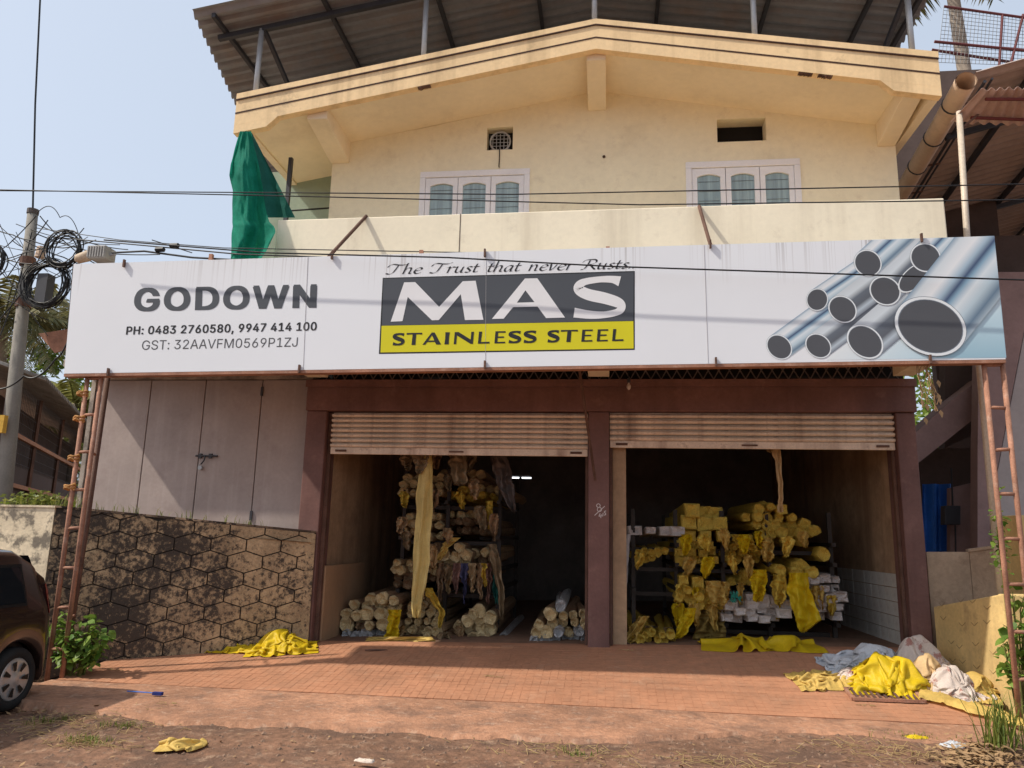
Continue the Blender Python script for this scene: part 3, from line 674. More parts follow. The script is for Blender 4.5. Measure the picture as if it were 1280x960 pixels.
for i, (c, a, b) in enumerate((('S', 262, 305), ('T', 311, 368), ('A', 372, 440), ('I', 452, 468), ('N', 486, 556), ('L', 574, 616), ('E', 634, 673), ('S', 683, 729), ('S', 738, 785), ('S', 825, 868), ('T', 872, 934), ('E', 950, 990), ('E', 1006, 1046), ('L', 1062, 1103))):
    mb = MB(); glyph(c, a, b, 4); mb.build('letter', INKB, S)
# The Trust that never Rusts..   broad-nib italic
G = {'T': (1.75, [[(-.10, 1.15), (.0, 1.45), (.35, 1.62), (.9, 1.52), (1.5, 1.5), (1.95, 1.72)], [(.95, 1.5), (.85, .9), (.7, .25), (.35, .02), (.0, .15)]]),
     'h': (1.12, [[(.1, 1.75), (.1, 0)], [(.1, .5), (.35, .95), (.68, .95), (.75, .65), (.72, .1), (.95, .05)]]),
     'e': (.95, [[(.12, .48), (.55, .55), (.78, .75), (.6, .98), (.25, .85), (.08, .4), (.3, .04), (.62, .05), (.85, .25)]]),
     'r': (.82, [[(.0, .9), (.15, .95), (.15, 0)], [(.15, .55), (.4, .95), (.72, .9)]]),
     'u': (1.1, [[(.0, .9), (.14, .95), (.13, .25), (.32, .03), (.6, .2), (.76, .6)], [(.78, .97), (.76, .1), (.98, .06)]]),
     's': (.78, [[(.62, .88), (.35, .97), (.16, .78), (.4, .5), (.6, .25), (.4, .02), (.08, .1)]]),
     't': (.72, [[(.25, 1.4), (.2, .3), (.35, .03), (.62, .15)], [(.0, .92), (.6, .95)]]),
     'a': (1.05, [[(.75, .9), (.4, .97), (.1, .6), (.1, .2), (.3, .02), (.6, .3), (.78, .9)], [(.78, .95), (.74, .1), (.95, .06)]]),
     'n': (1.12, [[(.0, .9), (.13, .95), (.12, 0)], [(.13, .5), (.38, .95), (.68, .95), (.75, .65), (.72, .1), (.95, .05)]]),
     'v': (.95, [[(.0, .88), (.15, .95), (.3, .05), (.6, .45), (.75, .95)]]),
     'R': (1.65, [[(-.15, 1.2), (.1, 1.55), (.6, 1.65), (1.1, 1.6), (1.3, 1.25), (1.0, .9), (.6, .82)], [(.55, 1.55), (.5, .8), (.3, .1), (.0, .02)], [(.75, .85), (1.1, .4), (1.5, .0)]]),
     '.': (.42, [[(.1, .08), (.16, .02)]]), ' ': (.85, [])}
mb = MB(); penx = 0; items = []
for ch in 'The Trust that never Rusts..':
    items.append((ch, penx)); penx += G[ch][0]
nib = Vector((math.cos(R_(38)), math.sin(R_(38)), 0))*.105
ctr = 0
for ch, ox in items:
    mb = MB()
    for st in G[ch][1]:
        pts = catmull([(*p, 0) for p in st], 6) if len(st) > 2 else [Vector((*p, 0)) for p in st]
        for p, q in zip(pts, pts[1:]):
            quad = [p-nib, p+nib, q+nib, q-nib]; ctr += 1
            if abs((q-p).normalized().cross(nib.normalized()).z) < .12:       # keep thin strokes visible
                nn = Vector((-nib.y, nib.x, 0))*.25; quad = [p-nib-nn, p-nib+nn, q+nib+nn, q+nib-nn]
            vs = []
            for w_ in quad:
                u = (ox+w_.x+.32*w_.y)/(penx); v_ = w_.y
                bx = 238+(1148-238)*u; by = 125-(125-103)*u; vs.append(sp(*zp(bx, by-22*v_), 1.5+(ctr % 30)*.03))
            mb.add(vs, [(0, 1, 2, 3)])
    if mb.v: mb.build('letter', INKB, S)
# picture of steel pipes printed on the right end
def zq(a, b): return (840+a/Zs, 280+b/Zs)
def pmat(name, stops, vec='UV'):
    m = bpy.data.materials.new(name); m.use_nodes = True; N = m.node_tree.nodes; L = m.node_tree.links
    uv = N.new('ShaderNodeUVMap'); s_ = N.new('ShaderNodeSeparateXYZ'); L.new(uv.outputs[0], s_.inputs[0]); r = N.new('ShaderNodeValToRGB'); L.new(s_.outputs[0], r.inputs[0])
    e = r.color_ramp.elements
    while len(e) < len(stops): e.new(.5)
    for k, (p, c) in enumerate(stops): e[k].position = p; e[k].color = (*c, 1)
    L.new(r.outputs[0], N['Principled BSDF'].inputs[0]); N['Principled BSDF'].inputs['Roughness'].default_value = .45; return m
PIPEM = pmat('print_pipe_body', [(0, (.22, .32, .42)), (.08, (.62, .68, .72)), (.24, (.76, .78, .80)), (.36, (.36, .48, .58)), (.45, (.04, .07, .15)), (.51, (.22, .36, .48)), (.62, (.66, .72, .76)), (.76, (.45, .56, .63)), (.9, (.12, .19, .27)), (1, (.36, .44, .5))])
PIPED = pmat('print_pipe_dark', [(0, (.55, .6, .64)), (.25, (.62, .68, .72)), (.45, (.12, .14, .17)), (.7, (.10, .11, .13)), (.85, (.45, .52, .58)), (1, (.16, .18, .22))])
BGM = pmat('print_background', [(0, (.80, .80, .81)), (.35, (.74, .78, .80)), (.7, (.50, .66, .74)), (1, (.30, .48, .58))])
def clip(poly, a, b, c):
    out = []
    for p, q in zip(poly, poly[1:]+poly[:1]):
        fp = a*p[0]+b*p[1]+c; fq = a*q[0]+b*q[1]+c
        if fp >= 0: out.append(p)
        if (fp >= 0) != (fq >= 0): t = fp/(fp-fq); out.append((p[0]+(q[0]-p[0])*t, p[1]+(q[1]-p[1])*t))
    return out
edge = [cTL, cTR, cBR, cBL]
rect = [(300, 74), (1172, 43), (1216, 486), (300, 498)]           # in picture px
def clip_rect(poly):
    for p, q in zip(rect, rect[1:]+rect[:1]):
        a = -(q[1]-p[1]); b = q[0]-p[0]; poly = clip(poly, a, b, -(a*p[0]+b*p[1]))
        if not poly: break
    return poly
def printed(poly, lay, mat, name, uvf=None):
    poly = clip_rect(poly)
    if len(poly) < 3: return
    mb = MB(); mb.add([sp(*zq(*p), lay) for p in poly], [tuple(range(len(poly)))]); o = mb.build(name, mat, S)
    if uvf:
        l = o.data.uv_layers.new(name='UVMap')
        for i, p in enumerate(poly): l.data[i].uv = (uvf(*p), .5)
printed([(560, 498), (900, 60), (1172, 43), (1216, 486)], 1, BGM, 'pipe_print', lambda a, b: max(0, min(1, ((a-700)/500)*.55+((b-60)/430)*.5)))
printed([(960, 486), (1190, 255), (1216, 486)], 1.3, BGM, 'pipe_print', lambda a, b: .55+.45*(b-255)/230)
pipes = [(390, 447, 52, 42, 42, .81, -.59, 0), (532, 443, 52, 42, 38, .80, -.60, 1), (702, 428, 74, 56, 38, .76, -.65, 1), (528, 275, 40, 42, 20, .83, -.56, 0), (620, 310, 56, 47, 38, .80, -.60, 1),
         (775, 243, 60, 52, 30, .71, -.70, 1), (712, 142, 53, 48, 35, .74, -.68, 0), (880, 195, 72, 38, -42, .70, -.72, 1), (922, 122, 58, 53, 25, .70, -.72, 0), (948, 212, 46, 26, -42, .66, -.75, 1), (940, 372, 136, 104, 22, .62, -.78, 0)]
RIMM = flat('print_rim', (.74, .78, .80), .45); RIMD = flat('print_rim_edge', (.16, .19, .23), .45); BORE = flat('print_bore', (.085, .088, .098), .45)
for i, (cx, cy, a, b, ang, dx, dy, dk) in enumerate(pipes):
    t = R_(ang); n = 40; lay = 2+i*1.0
    def el(s_): return [(cx+s_*a*math.cos(k/n*2*math.pi)*math.cos(t)-s_*b*math.sin(k/n*2*math.pi)*math.sin(t), cy+s_*a*math.cos(k/n*2*math.pi)*math.sin(t)+s_*b*math.sin(k/n*2*math.pi)*math.cos(t)) for k in range(n)]
    e = el(1.0); nx, ny = dy, -dx
    pr = [(p[0]-cx)*nx+(p[1]-cy)*ny for p in e]; lo, hi = min(pr), max(pr); pl0 = e[pr.index(lo)]; ph = e[pr.index(hi)]; Ln = 700
    body = [pl0, ph, (ph[0]+dx*Ln, ph[1]+dy*Ln), (pl0[0]+dx*Ln, pl0[1]+dy*Ln)]
    a_ = (body[1][0]-body[0][0])*(body[2][1]-body[1][1])-(body[1][1]-body[0][1])*(body[2][0]-body[1][0])
    if a_ < 0: body = body[::-1]
    if not (i in (7, 9)): printed(body, lay, PIPED if dk else PIPEM, 'pipe_print', lambda p, q: 1-((p-cx)*nx+(q-cy)*ny-lo)/(hi-lo))
    if i not in (7, 9): printed(el(1.0), lay+.25, RIMD, 'pipe_print')
    printed(el(.985), lay+.4, RIMM, 'pipe_print'); printed(el(.90), lay+.6, RIMD, 'pipe_print'); printed(el(.875), lay+.8, BORE, 'pipe_print')

# ------------------------------------------------------------------ posts that carry the sign
def lattice_post(xa, xb, zfoot, ztop, n, label, tilt=0):
    t = thing('sign_post', label, 'post', ((xa+xb)/2, YS+.07, zfoot), 'rusty lattice posts under the signboard')
    for x in (xa, xb): MB().tube([(x, YS+.07, zfoot-.05), (x+tilt*.5, YS+.07, (zfoot+ztop)/2), (x+tilt, YS+.07, ztop)], .024, 8).build('rail', RUST, t, smooth=True)
    for k in range(n):
        z = zfoot+.32+k*(ztop-zfoot-.35)/(n-1); MB().tube([(xa+tilt*(z-zfoot)/(ztop-zfoot), YS+.07, z), (xb+tilt*(z-zfoot)/(ztop-zfoot), YS+.07, z+random.uniform(-.01, .01))], .017, 7).build('rung', RUST, t, smooth=True)
    return t
pa = aY(60, 820, YS+.07).x; pb = aY(70, 846, YS+.07).x
lp = lattice_post(-5.60, -5.44, -.02, 3.13, 8, 'rusty ladder-like steel post under the left end of the signboard')
lattice_post(3.545, 3.71, .08, 3.24, 8, 'rusty ladder-like steel post under the right end of the signboard')
MB().tube([(-5.60, YS+.32, -.02), (-5.58, YS+.34, 1.5), (-5.57, YS+.36, 3.2)], .028, 8).build('rail', RUSTD, lp, smooth=True)
for z in (.6, 2.3): MB().tube([(-5.44, YS+.07, z), (-5.585, YS+.34, z)], .014, 6).build('rung', RUST, lp)
WRAP = M('orange_brown_tape', (.45, .22, .07), .7)
for zc in (2.9, 2.62, 2.2, 1.9): 
    cw = MB(); cw.tube([(-5.62+.05*math.cos(t), YS+.05+.05*math.sin(t), zc+.004*t+.03*nz(t, zc)) for t in [k*.6 for k in range(24)]], .012, 6)
    cw.build('wire_wrap', WRAP, lp)
def strut(a, b, label):
    MB().tube([a, b], .02, 8).build('sign_strut', RUSTD, label=label, cat='strut', group='struts from the parapet to the signboard')
strut(aY(458, 270, -1.19), aY(411, 321, YS+.05), 'dark diagonal strut from the cream parapet to the sign left of the slogan')
strut(aY(874, 258, -1.19), aY(888, 306, YS+.05), 'rusty strut from the cream parapet to the sign near the pipes picture')

# ------------------------------------------------------------------ side walls
HW = thing('hexagon_patterned_wall', 'mouldy plastered retaining wall with hexagon pattern below the grey steel door', 'wall', (-4.8, -.7, 0))
wa = Vector((-3.52, -.10, 0)); wb = Vector((-6.09, -1.30, 0)); wd = (wb-wa); WL = wd.length; wd.normalize(); wn_ = Vector((-wd.y, wd.x, 0))
if wn_.y > 0: wn_ = -wn_
def top_h(s): return 1.525+(1.735-1.525)*s/WL
def wp(s, z, o): p = wa+wd*s+wn_*o; return (p.x, p.y, z)
MB().prism([wp(0, -.15, -.02), wp(WL, -.15, -.02), wp(WL, top_h(WL)-.012, -.02), wp(0, top_h(0)-.012, -.02)], -wn_*.2).build('wall_body', GROOVE, HW)
MB().prism([wp(0, top_h(0)-.01, .012), wp(WL, top_h(WL)-.01, .012), wp(WL, top_h(WL)+.012, .012), wp(0, top_h(0)+.012, .012)], -wn_*.25).build('wall_coping', MOULD, HW)
HXW, HXP = .395, .193
random.seed(3)
for r in range(-1, 11):
    for c in range(-1, 9):
        cs = c*HXW+(HXW/2 if r % 2 else 0); cz = .0+r*HXP
        g_ = .0075
        hx = [(cs+dx, cz+dz) for dx, dz in ((0, -HXP*.667+g_), (HXW/2-g_, -HXP*.333+g_*.5), (HXW/2-g_, HXP*.333-g_*.5), (0, HXP*.667-g_), (-HXW/2+g_, HXP*.333-g_*.5), (-HXW/2+g_, -HXP*.333+g_*.5))]
        hx = clip(hx, 1, 0, -.015); hx = clip(hx, -1, 0, WL-.005); hx = clip(hx, 0, 1, .14)
        hx = clip(hx, (1.735-1.525)/WL, -1, 1.51)
        if len(hx) < 3: continue
        ar = abs(sum(p[0]*q[1]-q[0]*p[1] for p, q in zip(hx, hx[1:]+hx[:1])))/2
        if ar < .003: continue
        pr_ = random.uniform(-.003, .003)
        mb = MB(); mb.prism([wp(a, b, -.0+pr_) for a, b in hx], -wn_*.0195)
        fade = cs/WL+.25*nz(cs*3, cz*3, 4)
        mb.build('hexagon_panel', MOULD2, HW)
MB().prism([wp(.0, -.1, .0), wp(.10, -.1, .0), wp(.10, 1.5, .0), wp(0, 1.5, .0)], wn_*.006).build('wall_edge_strip', MOULD2, HW)
LG = MB(); LG.add([(-3.77, .069, 1.40), (-3.54, -.16, 1.40), (-6.1, -1.2, 1.56), (-8.5, -1.2, 1.56), (-8.5, .069, 1.56)], [(0, 1, 2, 3, 4)])
LG.build('raised_ground', DIRT, kind='structure')
SW = thing('compound_wall', 'bright weathered cream compound wall behind the dark car', 'wall', (-7.4, -1.2, 0))
wall_holes(-9.5, -6.10, -.2, 1.72, [], -1.30, -1.08).build('wall_body', MOULD3, SW, bevel=.02)
MB().box(-9.5, -6.09, -1.315, -1.065, 1.722, 1.745).build('wall_coping', MOULD3, SW)

RW = thing('yellow_side_wall', 'low yellow plastered wall beside the right maroon column', 'wall', (3.6, -.7, 0))
ra = Vector((3.532, -.12, 0)); rb = Vector((3.70, -1.32, 0)); rd = (rb-ra); RL = rd.length; rd.normalize(); rn = Vector((rd.y, -rd.x, 0))
if rn.x > 0: rn = -rn
def rp(s, z, o=0): p = ra+rd*s+rn*o; return (p.x, p.y, z)
MB().prism([rp(0, -.1), rp(RL, -.1), rp(RL, 1.10), rp(0, .88)], -rn*.16).build('wall_body', YWALL, RW, bevel=.015)
MB().prism([(rb.x+.02, rb.y+.005, -.1), (5.6, rb.y+.005, -.1), (5.6, rb.y+.005, 1.14), (rb.x+.02, rb.y+.005, 1.09)], (0, .15, 0)).build('wall_body', YWALL, RW, bevel=.015)
sc = MB()
for s_ in (.18, .42, .66, .9):
    for z in (.35, .55, .75, .93):
        a = s_+random.uniform(-.06, .06); zz = z+random.uniform(-.05, .05)
        sc.bar(rp(a, zz+.03, .002), rp(a+.05, zz, .002), .004, .002); sc.bar(rp(a+.05, zz, .002), rp(a+.11, zz+.04, .002), .004, .002)
sc.build('scored_pattern', M('scored_line', (.25, .17, .08), .9), RW)
CW = thing('tan_terrace_wall', 'stained tan low wall stepping up behind the right ladder post', 'wall', (4.1, .1, 0))
e1, e2 = aY(1158, 690, .05), aY(1211, 690, .05); e3 = aY(1282, 669, -.75)
MB().prism([(e1.x, .05, .3), (e2.x, .05, .3), (e2.x, .05, e2.z), (e1.x, .05, e1.z)], (0, .14, 0)).build('wall_body', TANW, CW)
MB().prism([(e2.x+.005, .05, .3), (e3.x+.9, -1.15, .3), (e3.x+.9, -1.15, e3.z+.1), (e2.x+.005, .05, e2.z)], (.05, .15, 0)).build('wall_body', TANW, CW)
MB().prism([(e2.x-.01, .03, e2.z), (e3.x+.9, -1.17, e3.z+.1), (e3.x+.9, -1.17, e3.z+.13), (e2.x-.01, .03, e2.z+.03)], (.05, .19, 0)).build('wall_coping', TANW, CW)
g0 = aY(1270, 640, -.9)
gp = MB(); gp.box(g0.x, g0.x+.3, -.9, -.6, .0, g0.z-.03); gp.build('gate_pillar', YWALL, bevel=.012, label='bright cream gate pillar cut by the right edge of the photo', cat='pillar')

# ------------------------------------------------------------------ right-hand neighbour
NB = thing('neighbour_building', 'dim pinkish brown neighbouring building with outdoor stair behind the right sign post', 'building', (5.5, 2.5, 0))
def pxprism(pts, Y, dy, name, mat, par, bev=0):
    return MB().prism([aY(a, b, Y) for a, b in pts], (0, dy, 0)).build(name, mat, par, bevel=bev)
pxprism([(1140, 585), (1232, 512), (1232, 468), (1190, 500), (1140, 545)], 2.0, .5, 'stair_flight', PINK, NB)
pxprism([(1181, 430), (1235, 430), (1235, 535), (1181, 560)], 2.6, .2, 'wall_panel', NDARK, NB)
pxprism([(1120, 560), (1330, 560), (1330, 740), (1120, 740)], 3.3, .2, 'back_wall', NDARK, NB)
pxprism([(1188, 610), (1232, 600), (1232, 720), (1188, 720)], 2.55, .12, 'wall_panel', PINK, NB)
pxprism([(1226, 340), (1294, 340), (1275, 440), (1244, 600), (1240, 720), (1222, 720), (1222, 560)], 1.5, .2, 'sloping_wall', PINK, NB)
pxprism([(1276, 440), (1295, 340), (1460, 340), (1460, 720), (1241, 720), (1245, 600)], 1.55, .2, 'side_wall', GREYW, NB)
pxprism([(1243, 654), (1420, 652), (1420, 678), (1243, 679)], 1.45, .06, 'wall_band', M('pale_band', (.6, .58, .56), .8), NB)
pxprism([(1181, 632), (1201, 632), (1201, 656), (1181, 656)], 2.35, .15, 'meter_box', DARKST, NB, .01)
MB().tube([aY(1194, 655, 2.5), aY(1195, 700, 2.5)], .012, 6).build('conduit', DARKST, NB); MB().tube([aY(1191, 632, 2.5), aY(1189, 585, 2.5)], .012, 6).build('conduit', DARKST, NB)
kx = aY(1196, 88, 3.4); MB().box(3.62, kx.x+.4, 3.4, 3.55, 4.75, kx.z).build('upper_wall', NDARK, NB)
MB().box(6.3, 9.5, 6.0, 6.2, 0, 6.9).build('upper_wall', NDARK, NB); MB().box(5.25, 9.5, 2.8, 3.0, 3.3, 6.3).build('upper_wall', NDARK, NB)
def btarp(u, v):
    p = aY(1153+40*u, 605+90*v, 2.9); return (p.x, p.y+.05*math.sin(u*14)+.02*nz(u*5, v*5), p.z)
MB().grid(btarp, 24, 10).build('blue_tarpaulin', BLUET, smooth=True, label='blue tarpaulin hung in the gap right of the maroon column', cat='tarpaulin')
NC = thing('neighbour_canopy', 'dark corrugated canopy roof of the right neighbour with beige gutter pipe', 'roof', (4.4, 1.5, 6.7))
def cf(u, v):
    y = -1.0+10*v; x = 4.12+.118*(y+1)+5.0*u
    return (x, y, 6.74+.27*5*u+.022*max(-1, min(1, 2*math.sin(2*math.pi*y/.2))))
MB().grid(cf, 1, 400).build('roof_sheet', SHEETR, NC)
for u in (.14, .36, .6): MB().bar(Vector(cf(u, .01))+Vector((0, 0, -.07)), Vector(cf(u, .99))+Vector((0, 0, -.07)), .06, .07).build('purlin', DARKST, NC)
for v in (.12, .45, .8): MB().bar(Vector(cf(0, v))+Vector((0, 0, -.14)), Vector(cf(1, v))+Vector((0, 0, -.14)), .06, .07).build('rafter', DARKST, NC)
ga = Vector((3.99, -1.02, 6.62)); gb = Vector((5.1, 8.6, 6.62))
gut = MB(); gut.tube([ga, ga.lerp(gb, .5), gb], .115, 16, cap=False); gut.tube([ga, ga.lerp(gb, .5), gb], .105, 16, cap=False)
gut.build('gutter_pipe', PVC, NC, smooth=True)
for t in (.05, .13, .21, .3):
    p = ga.lerp(gb, t); MB().tube([p+Vector((.12*math.cos(k*.42), 0, .12*math.sin(k*.42))) for k in range(16)], .01, 6).build('pipe_clamp', DARKST, NC)
    MB().bar(p+Vector((.1, 0, 0)), p+Vector((.3, 0, .03)), .02).build('pipe_bracket', RUSTD, NC)
MB().tube([ga+Vector((.22, .05, .02)), gb+Vector((.22, 0, .02))], .02, 6).build('service_pipe', DARKST, NC); MB().tube([ga+Vector((.3, .05, .05)), gb+Vector((.3, 0, .05))], .015, 6).build('service_pipe', DARKST, NC)
pp_ = aY(1200, 150, -1.05); pp2 = aY(1209, 300, -1.05)
MB().tube([(pp_.x, -1.05, pp_.z+.1), (pp2.x, -1.05, pp2.z), (pp2.x-.02, -1.05, 0)], .032, 10).build('canopy_post', M('beige_pipe', (.50, .42, .33), .5, spec=.4), NC, smooth=True)
AW = thing('pink_awning', 'small pink corrugated awning sheet on red pipes near the top right corner', 'awning', tuple(aZ(1240, 130, 6.25)))
q1, q2, q3, q4 = aZ(1188, 153, 6.15), aZ(1226, 112, 6.32), aZ(1330, 108, 6.42), aZ(1330, 158, 6.25)
def af(u, v):
    p = q1.lerp(q4, u).lerp(q2.lerp(q3, u), v); p.z += .018*math.sin(u*60); return p
MB().grid(af, 70, 4).build('awning_sheet', SHEETP, AW, solid=.004)
for v in (.25, .8):
    a = Vector(af(.12, v))+Vector((0, 0, -.05)); b = Vector(af(1, v))+Vector((0, 0, -.05)); MB().tube([a, b], .018, 7).build('awning_pipe', M('red_oxide_pipe', (.16, .035, .03), .6), AW)
MB().tube([aY(1240, 128, -1.0), aY(1203, 160, -1.05)], .014, 6).build('awning_brace', RUSTD, AW)
MR = thing('terrace_mesh_fence', 'wire mesh terrace fence with red rails at the top right corner', 'fence', tuple(aY(1240, 80, 1.0)))
RED = M('red_oxide_rail', (.14, .04, .04), .6)
m0, m1 = aY(1180, 8, 1.0), aY(1330, 29, 1.0); m2, m3 = aY(1168, 52, 1.0), aY(1330, 68, 1.0); m5, m6 = aY(1172, 78, 1.0), aY(1330, 84, 1.0)
MB().tube([m0, m1], .018, 6).build('rail', RED, MR); MB().tube([m2, m3], .02, 6).build('rail', RED, MR); MB().tube([m2+Vector((0, .1, -.06)), aY(1330, 88, 1.0)], .02, 6).build('rail', RED, MR)
for px_ in (1253, 1279): MB().tube([aY(px_, 18, 1.0), aY(px_-4 if px_ < 1260 else px_-16, 82, 1.0)], .018, 6).build('fence_post', RED, MR)
wm = MB()
for k in range(34):
    wm.tube([m0.lerp(m1, k/33), m5.lerp(m6, k/33)], .0035, 4, False)
for k in range(15):
    wm.tube([m0.lerp(m5, k/14), m1.lerp(m6, k/14)], .0035, 4, False)
wm.build('wire_mesh', DARKST, MR, kind='stuff')

# ------------------------------------------------------------------ left neighbour shed
SH = thing('roadside_shed', 'dark shed with mesh wall, orange rails and corrugated roof behind the utility pole', 'shed', (-9, 2, 0))
s0 = aY(5, 605, .9); sd = Vector((-.485, .875, 0)); sn = Vector((.875, .485, 0))
def shp(t, z, o=0): p = s0+sd*t+sn*o; return Vector((p.x, p.y, z))
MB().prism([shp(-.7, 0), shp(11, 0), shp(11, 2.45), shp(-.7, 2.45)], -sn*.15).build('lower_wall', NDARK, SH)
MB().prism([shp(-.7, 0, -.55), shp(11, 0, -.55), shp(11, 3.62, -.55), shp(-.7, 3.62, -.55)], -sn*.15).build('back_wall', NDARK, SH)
for z in (s0.z, s0.z+.72): MB().bar(shp(-.7, z, .05), shp(11, z, .05), .05, .06).build('rail', M('orange_rail', (.42, .19, .09), .7), SH)
for t in (-.6, 1.6, 4, 6.5, 9): MB().bar(shp(t, 0, .02), shp(t, 3.58, .02), .06).build('post', RUSTD, SH)
nm = MB()
for k in range(95): nm.tube([shp(-.7+k*.123, 2.4, .01), shp(-.7+k*.123, 3.58, .01)], .004, 4, False)
for k in range(9): nm.tube([shp(-.7, 2.45+k*.15, .01), shp(11, 2.45+k*.15, .01)], .004, 4, False)
nm.build('mesh_panel', GREYC, SH, kind='stuff')
def shr(u, v):
    t = -.7+11.7*u; o = .45-3.0*v; p = shp(t, 3.58+.30*(.45-o)+.03*math.sin(t*2*math.pi/.16), o); return p
MB().grid(shr, 620, 3).build('roof_sheet', ASB, SH, smooth=True, solid=.01)
SA = MB(); SA.prism([aY(48, 417, .5), aY(88, 411, .5), aY(88, 436, .5), aY(68, 441, .5)], (0, .02, 0)); SA.build('tin_flap', RUST, label='rusty tin sheet corner beside the left end of the sign', cat='sheet')

# ------------------------------------------------------------------ utility pole, coils, wires
UP = thing('utility_pole', 'grey concrete utility pole wrapped in cables at the left', 'pole', tuple(aY(-3, 670, .3)))
a, b = aY(41, 266, .3), aY(6, 600, .3); dn = (b-a).normalized(); c_ = b+dn*2.4
MB().tube([a, b, c_], [.070, .105, .13], 12).build('pole_shaft', CONC, UP, smooth=True)
MB().tube([a+Vector((0, 0, -.02)), a+Vector((0, 0, .05))], .08, 12).build('pole_cap', M('dark_cap', (.10, .085, .08), .8), UP)
for t in (.18, .34): q = a.lerp(b, t); MB().tube([q, q+dn*.12], .105, 12).build('pole_band', RUSTD, UP)
ic = aY(50, 322, .2); MB().tube([ic, ic+Vector((0, 0, .16))], [.07, .055], 10).build('junction_box', PVC, UP); q = aY(56, 360, .1); MB().box(q.x-.1, q.x+.06, .05, .2, q.z-.25, q.z+.2).build('meter_box', DARKST, UP)
yb = aY(3, 530, .1); MB().box(yb.x-.09, yb.x+.03, .08, .15, yb.z-.12, yb.z+.12).build('notice_plate', M('yellow_plate', (.6, .36, .05), .6), UP)
def coil(px_, py_, rp_, n, Y, nm, label, mat, r=.008, wob=.14):
    c = aY(px_, py_, Y); s_ = (Y-CAM.y)/FPX; t = thing(nm, label, 'cable coil', tuple(c), 'cable coils on the utility pole')
    for k in range(n):
        ra_ = rp_*s_*random.uniform(.82, 1.06); ox, oz = random.uniform(-wob, wob)*ra_, random.uniform(-wob, wob)*ra_; ph = random.uniform(0, 6)
        MB().tube([(c.x+ox+ra_*(1+.05*math.sin(2*q+ph))*math.cos(q), Y+.03*math.sin(q+ph)+random.uniform(-.005, .005), c.z+oz+ra_*1.05*math.sin(q)) for q in [i*2*math.pi/32 for i in range(33)]], r, 5).build('cable_loop', mat, t)
coil(58, 356, 33, 24, .05, 'cable_coil', 'thick bundle of looped cable hanging right of the pole', BLACK, .006)
coil(80, 312, 27, 9, 0, 'cable_coil', 'upper loose black cable loop between pole and sign', BLACK, .009, .2)
coil(-12, 325, 26, 6, .1, 'cable_coil', 'cable loop left of the pole at the photo edge', BLACK, .01, .15)
def wire(pts, Y, label, r=.009, sag=0, mat=None, grp='overhead cables'):
    P = []
    for k in range(len(pts)-1):
        p, q = pts[k], pts[k+1]; Y0 = Y if not isinstance(Y, (list, tuple)) else Y[k]; Y1 = Y if not isinstance(Y, (list, tuple)) else Y[k+1]
        A = aY(*p, Y0); Bq = aY(*q, Y1); n = 14
        for i in range(n+(1 if k == len(pts)-2 else 0)):
            t = i/n; c = A.lerp(Bq, t); c.z -= sag*4*t*(1-t); P.append(c)
    MB().tube(P, r, 5).build('overhead_cable', mat or BLACK, label=label, cat='cable', group=grp)
wire([(-60, 238), (640, 243), (1340, 229)], -2.6, 'upper of two thin cables crossing in front of the windows', .006)
wire([(-60, 236), (400, 246), (800, 256), (1340, 249)], -2.75, 'lower of two thin cables crossing in front of the windows', .006)
wire([(52, -40), (44, 130), (41, 262)], [.3, .3, .3], 'vertical wire rising from the pole top out of the photo', .014, 0, BLACK)
wire([(130, 300), (330, 316), (560, 322), (760, 333), (1340, 352)], -1.95, 'black cable crossing the upper edge of the signboard', .0085)
wire([(60, 296), (170, 306), (300, 318), (420, 322)], [.2, -.5, -1.5, -1.6], 'cable running from the pole to the sign top', .009)
wire([(45, 285), (150, 300), (280, 310), (700, 318)], [.3, -.2, -1.6, -1.65], 'thin cable from the pole along the sign top edge', .006)
wire([(140, 316), (180, 314), (240, 322), (330, 327)], -1.65, 'thick black cable leaving the finned box', .012)
wire([(92, 330), (88, 380), (86, 405)], -1.0, 'short cable dropping beside the left end of the sign', .010)
wire([(-20, 480), (30, 470), (70, 448), (95, 400)], .0, 'slack cable looping from the pole to the sign end', .012, .12)
wire([(45, 268), (75, 272), (100, 300)], .2, 'thin cable arching from the pole top', .006, -.15)
for k, (p, q) in enumerate((((-20, 280), (40, 300)), ((-20, 320), (45, 270)), ((-20, 300), (100, 262 + 40)), ((-20, 345), (110, 296)), ((-20, 262), (60, 340)), ((-20, 395), (90, 330)), ((-20, 295), (60, 420)), ((0, 420), (40, 290)), ((30, 300), (130, 340)), ((50, 270), (120, 330)), ((-20, 372), (40, 362)), ((20, 280), (150, 306)), ((38, 300), (120, 300)), ((-20, 310), (70, 385)), ((10, 345), (60, 275)), ((35, 330), (20, 440)), ((-20, 335), (30, 318)), ((60, 300), (105, 285)), ((-20, 420), (60, 300)), ((-20, 300), (50, 350)), ((-20, 330), (80, 300)), ((20, 290), (75, 345)), ((30, 345), (100, 330)), ((-20, 360), (60, 400)), ((0, 280), (30, 380)), ((45, 280), (160, 312)), ((45, 292), (200, 318)), ((-20, 310), (40, 330)), ((15, 300), (55, 310)))):
    wire([p, ((p[0]+q[0])/2+random.uniform(-8, 8), (p[1]+q[1])/2+random.uniform(0, 14)), q], random.uniform(0, .5), 'one of the tangled cables around the pole head', random.uniform(.004, .009), .02, BLACK, 'tangled cables at the pole')
wire([(190, 300), (240, 316)], -1.65, 'short slack cable above the sign left end', .006)
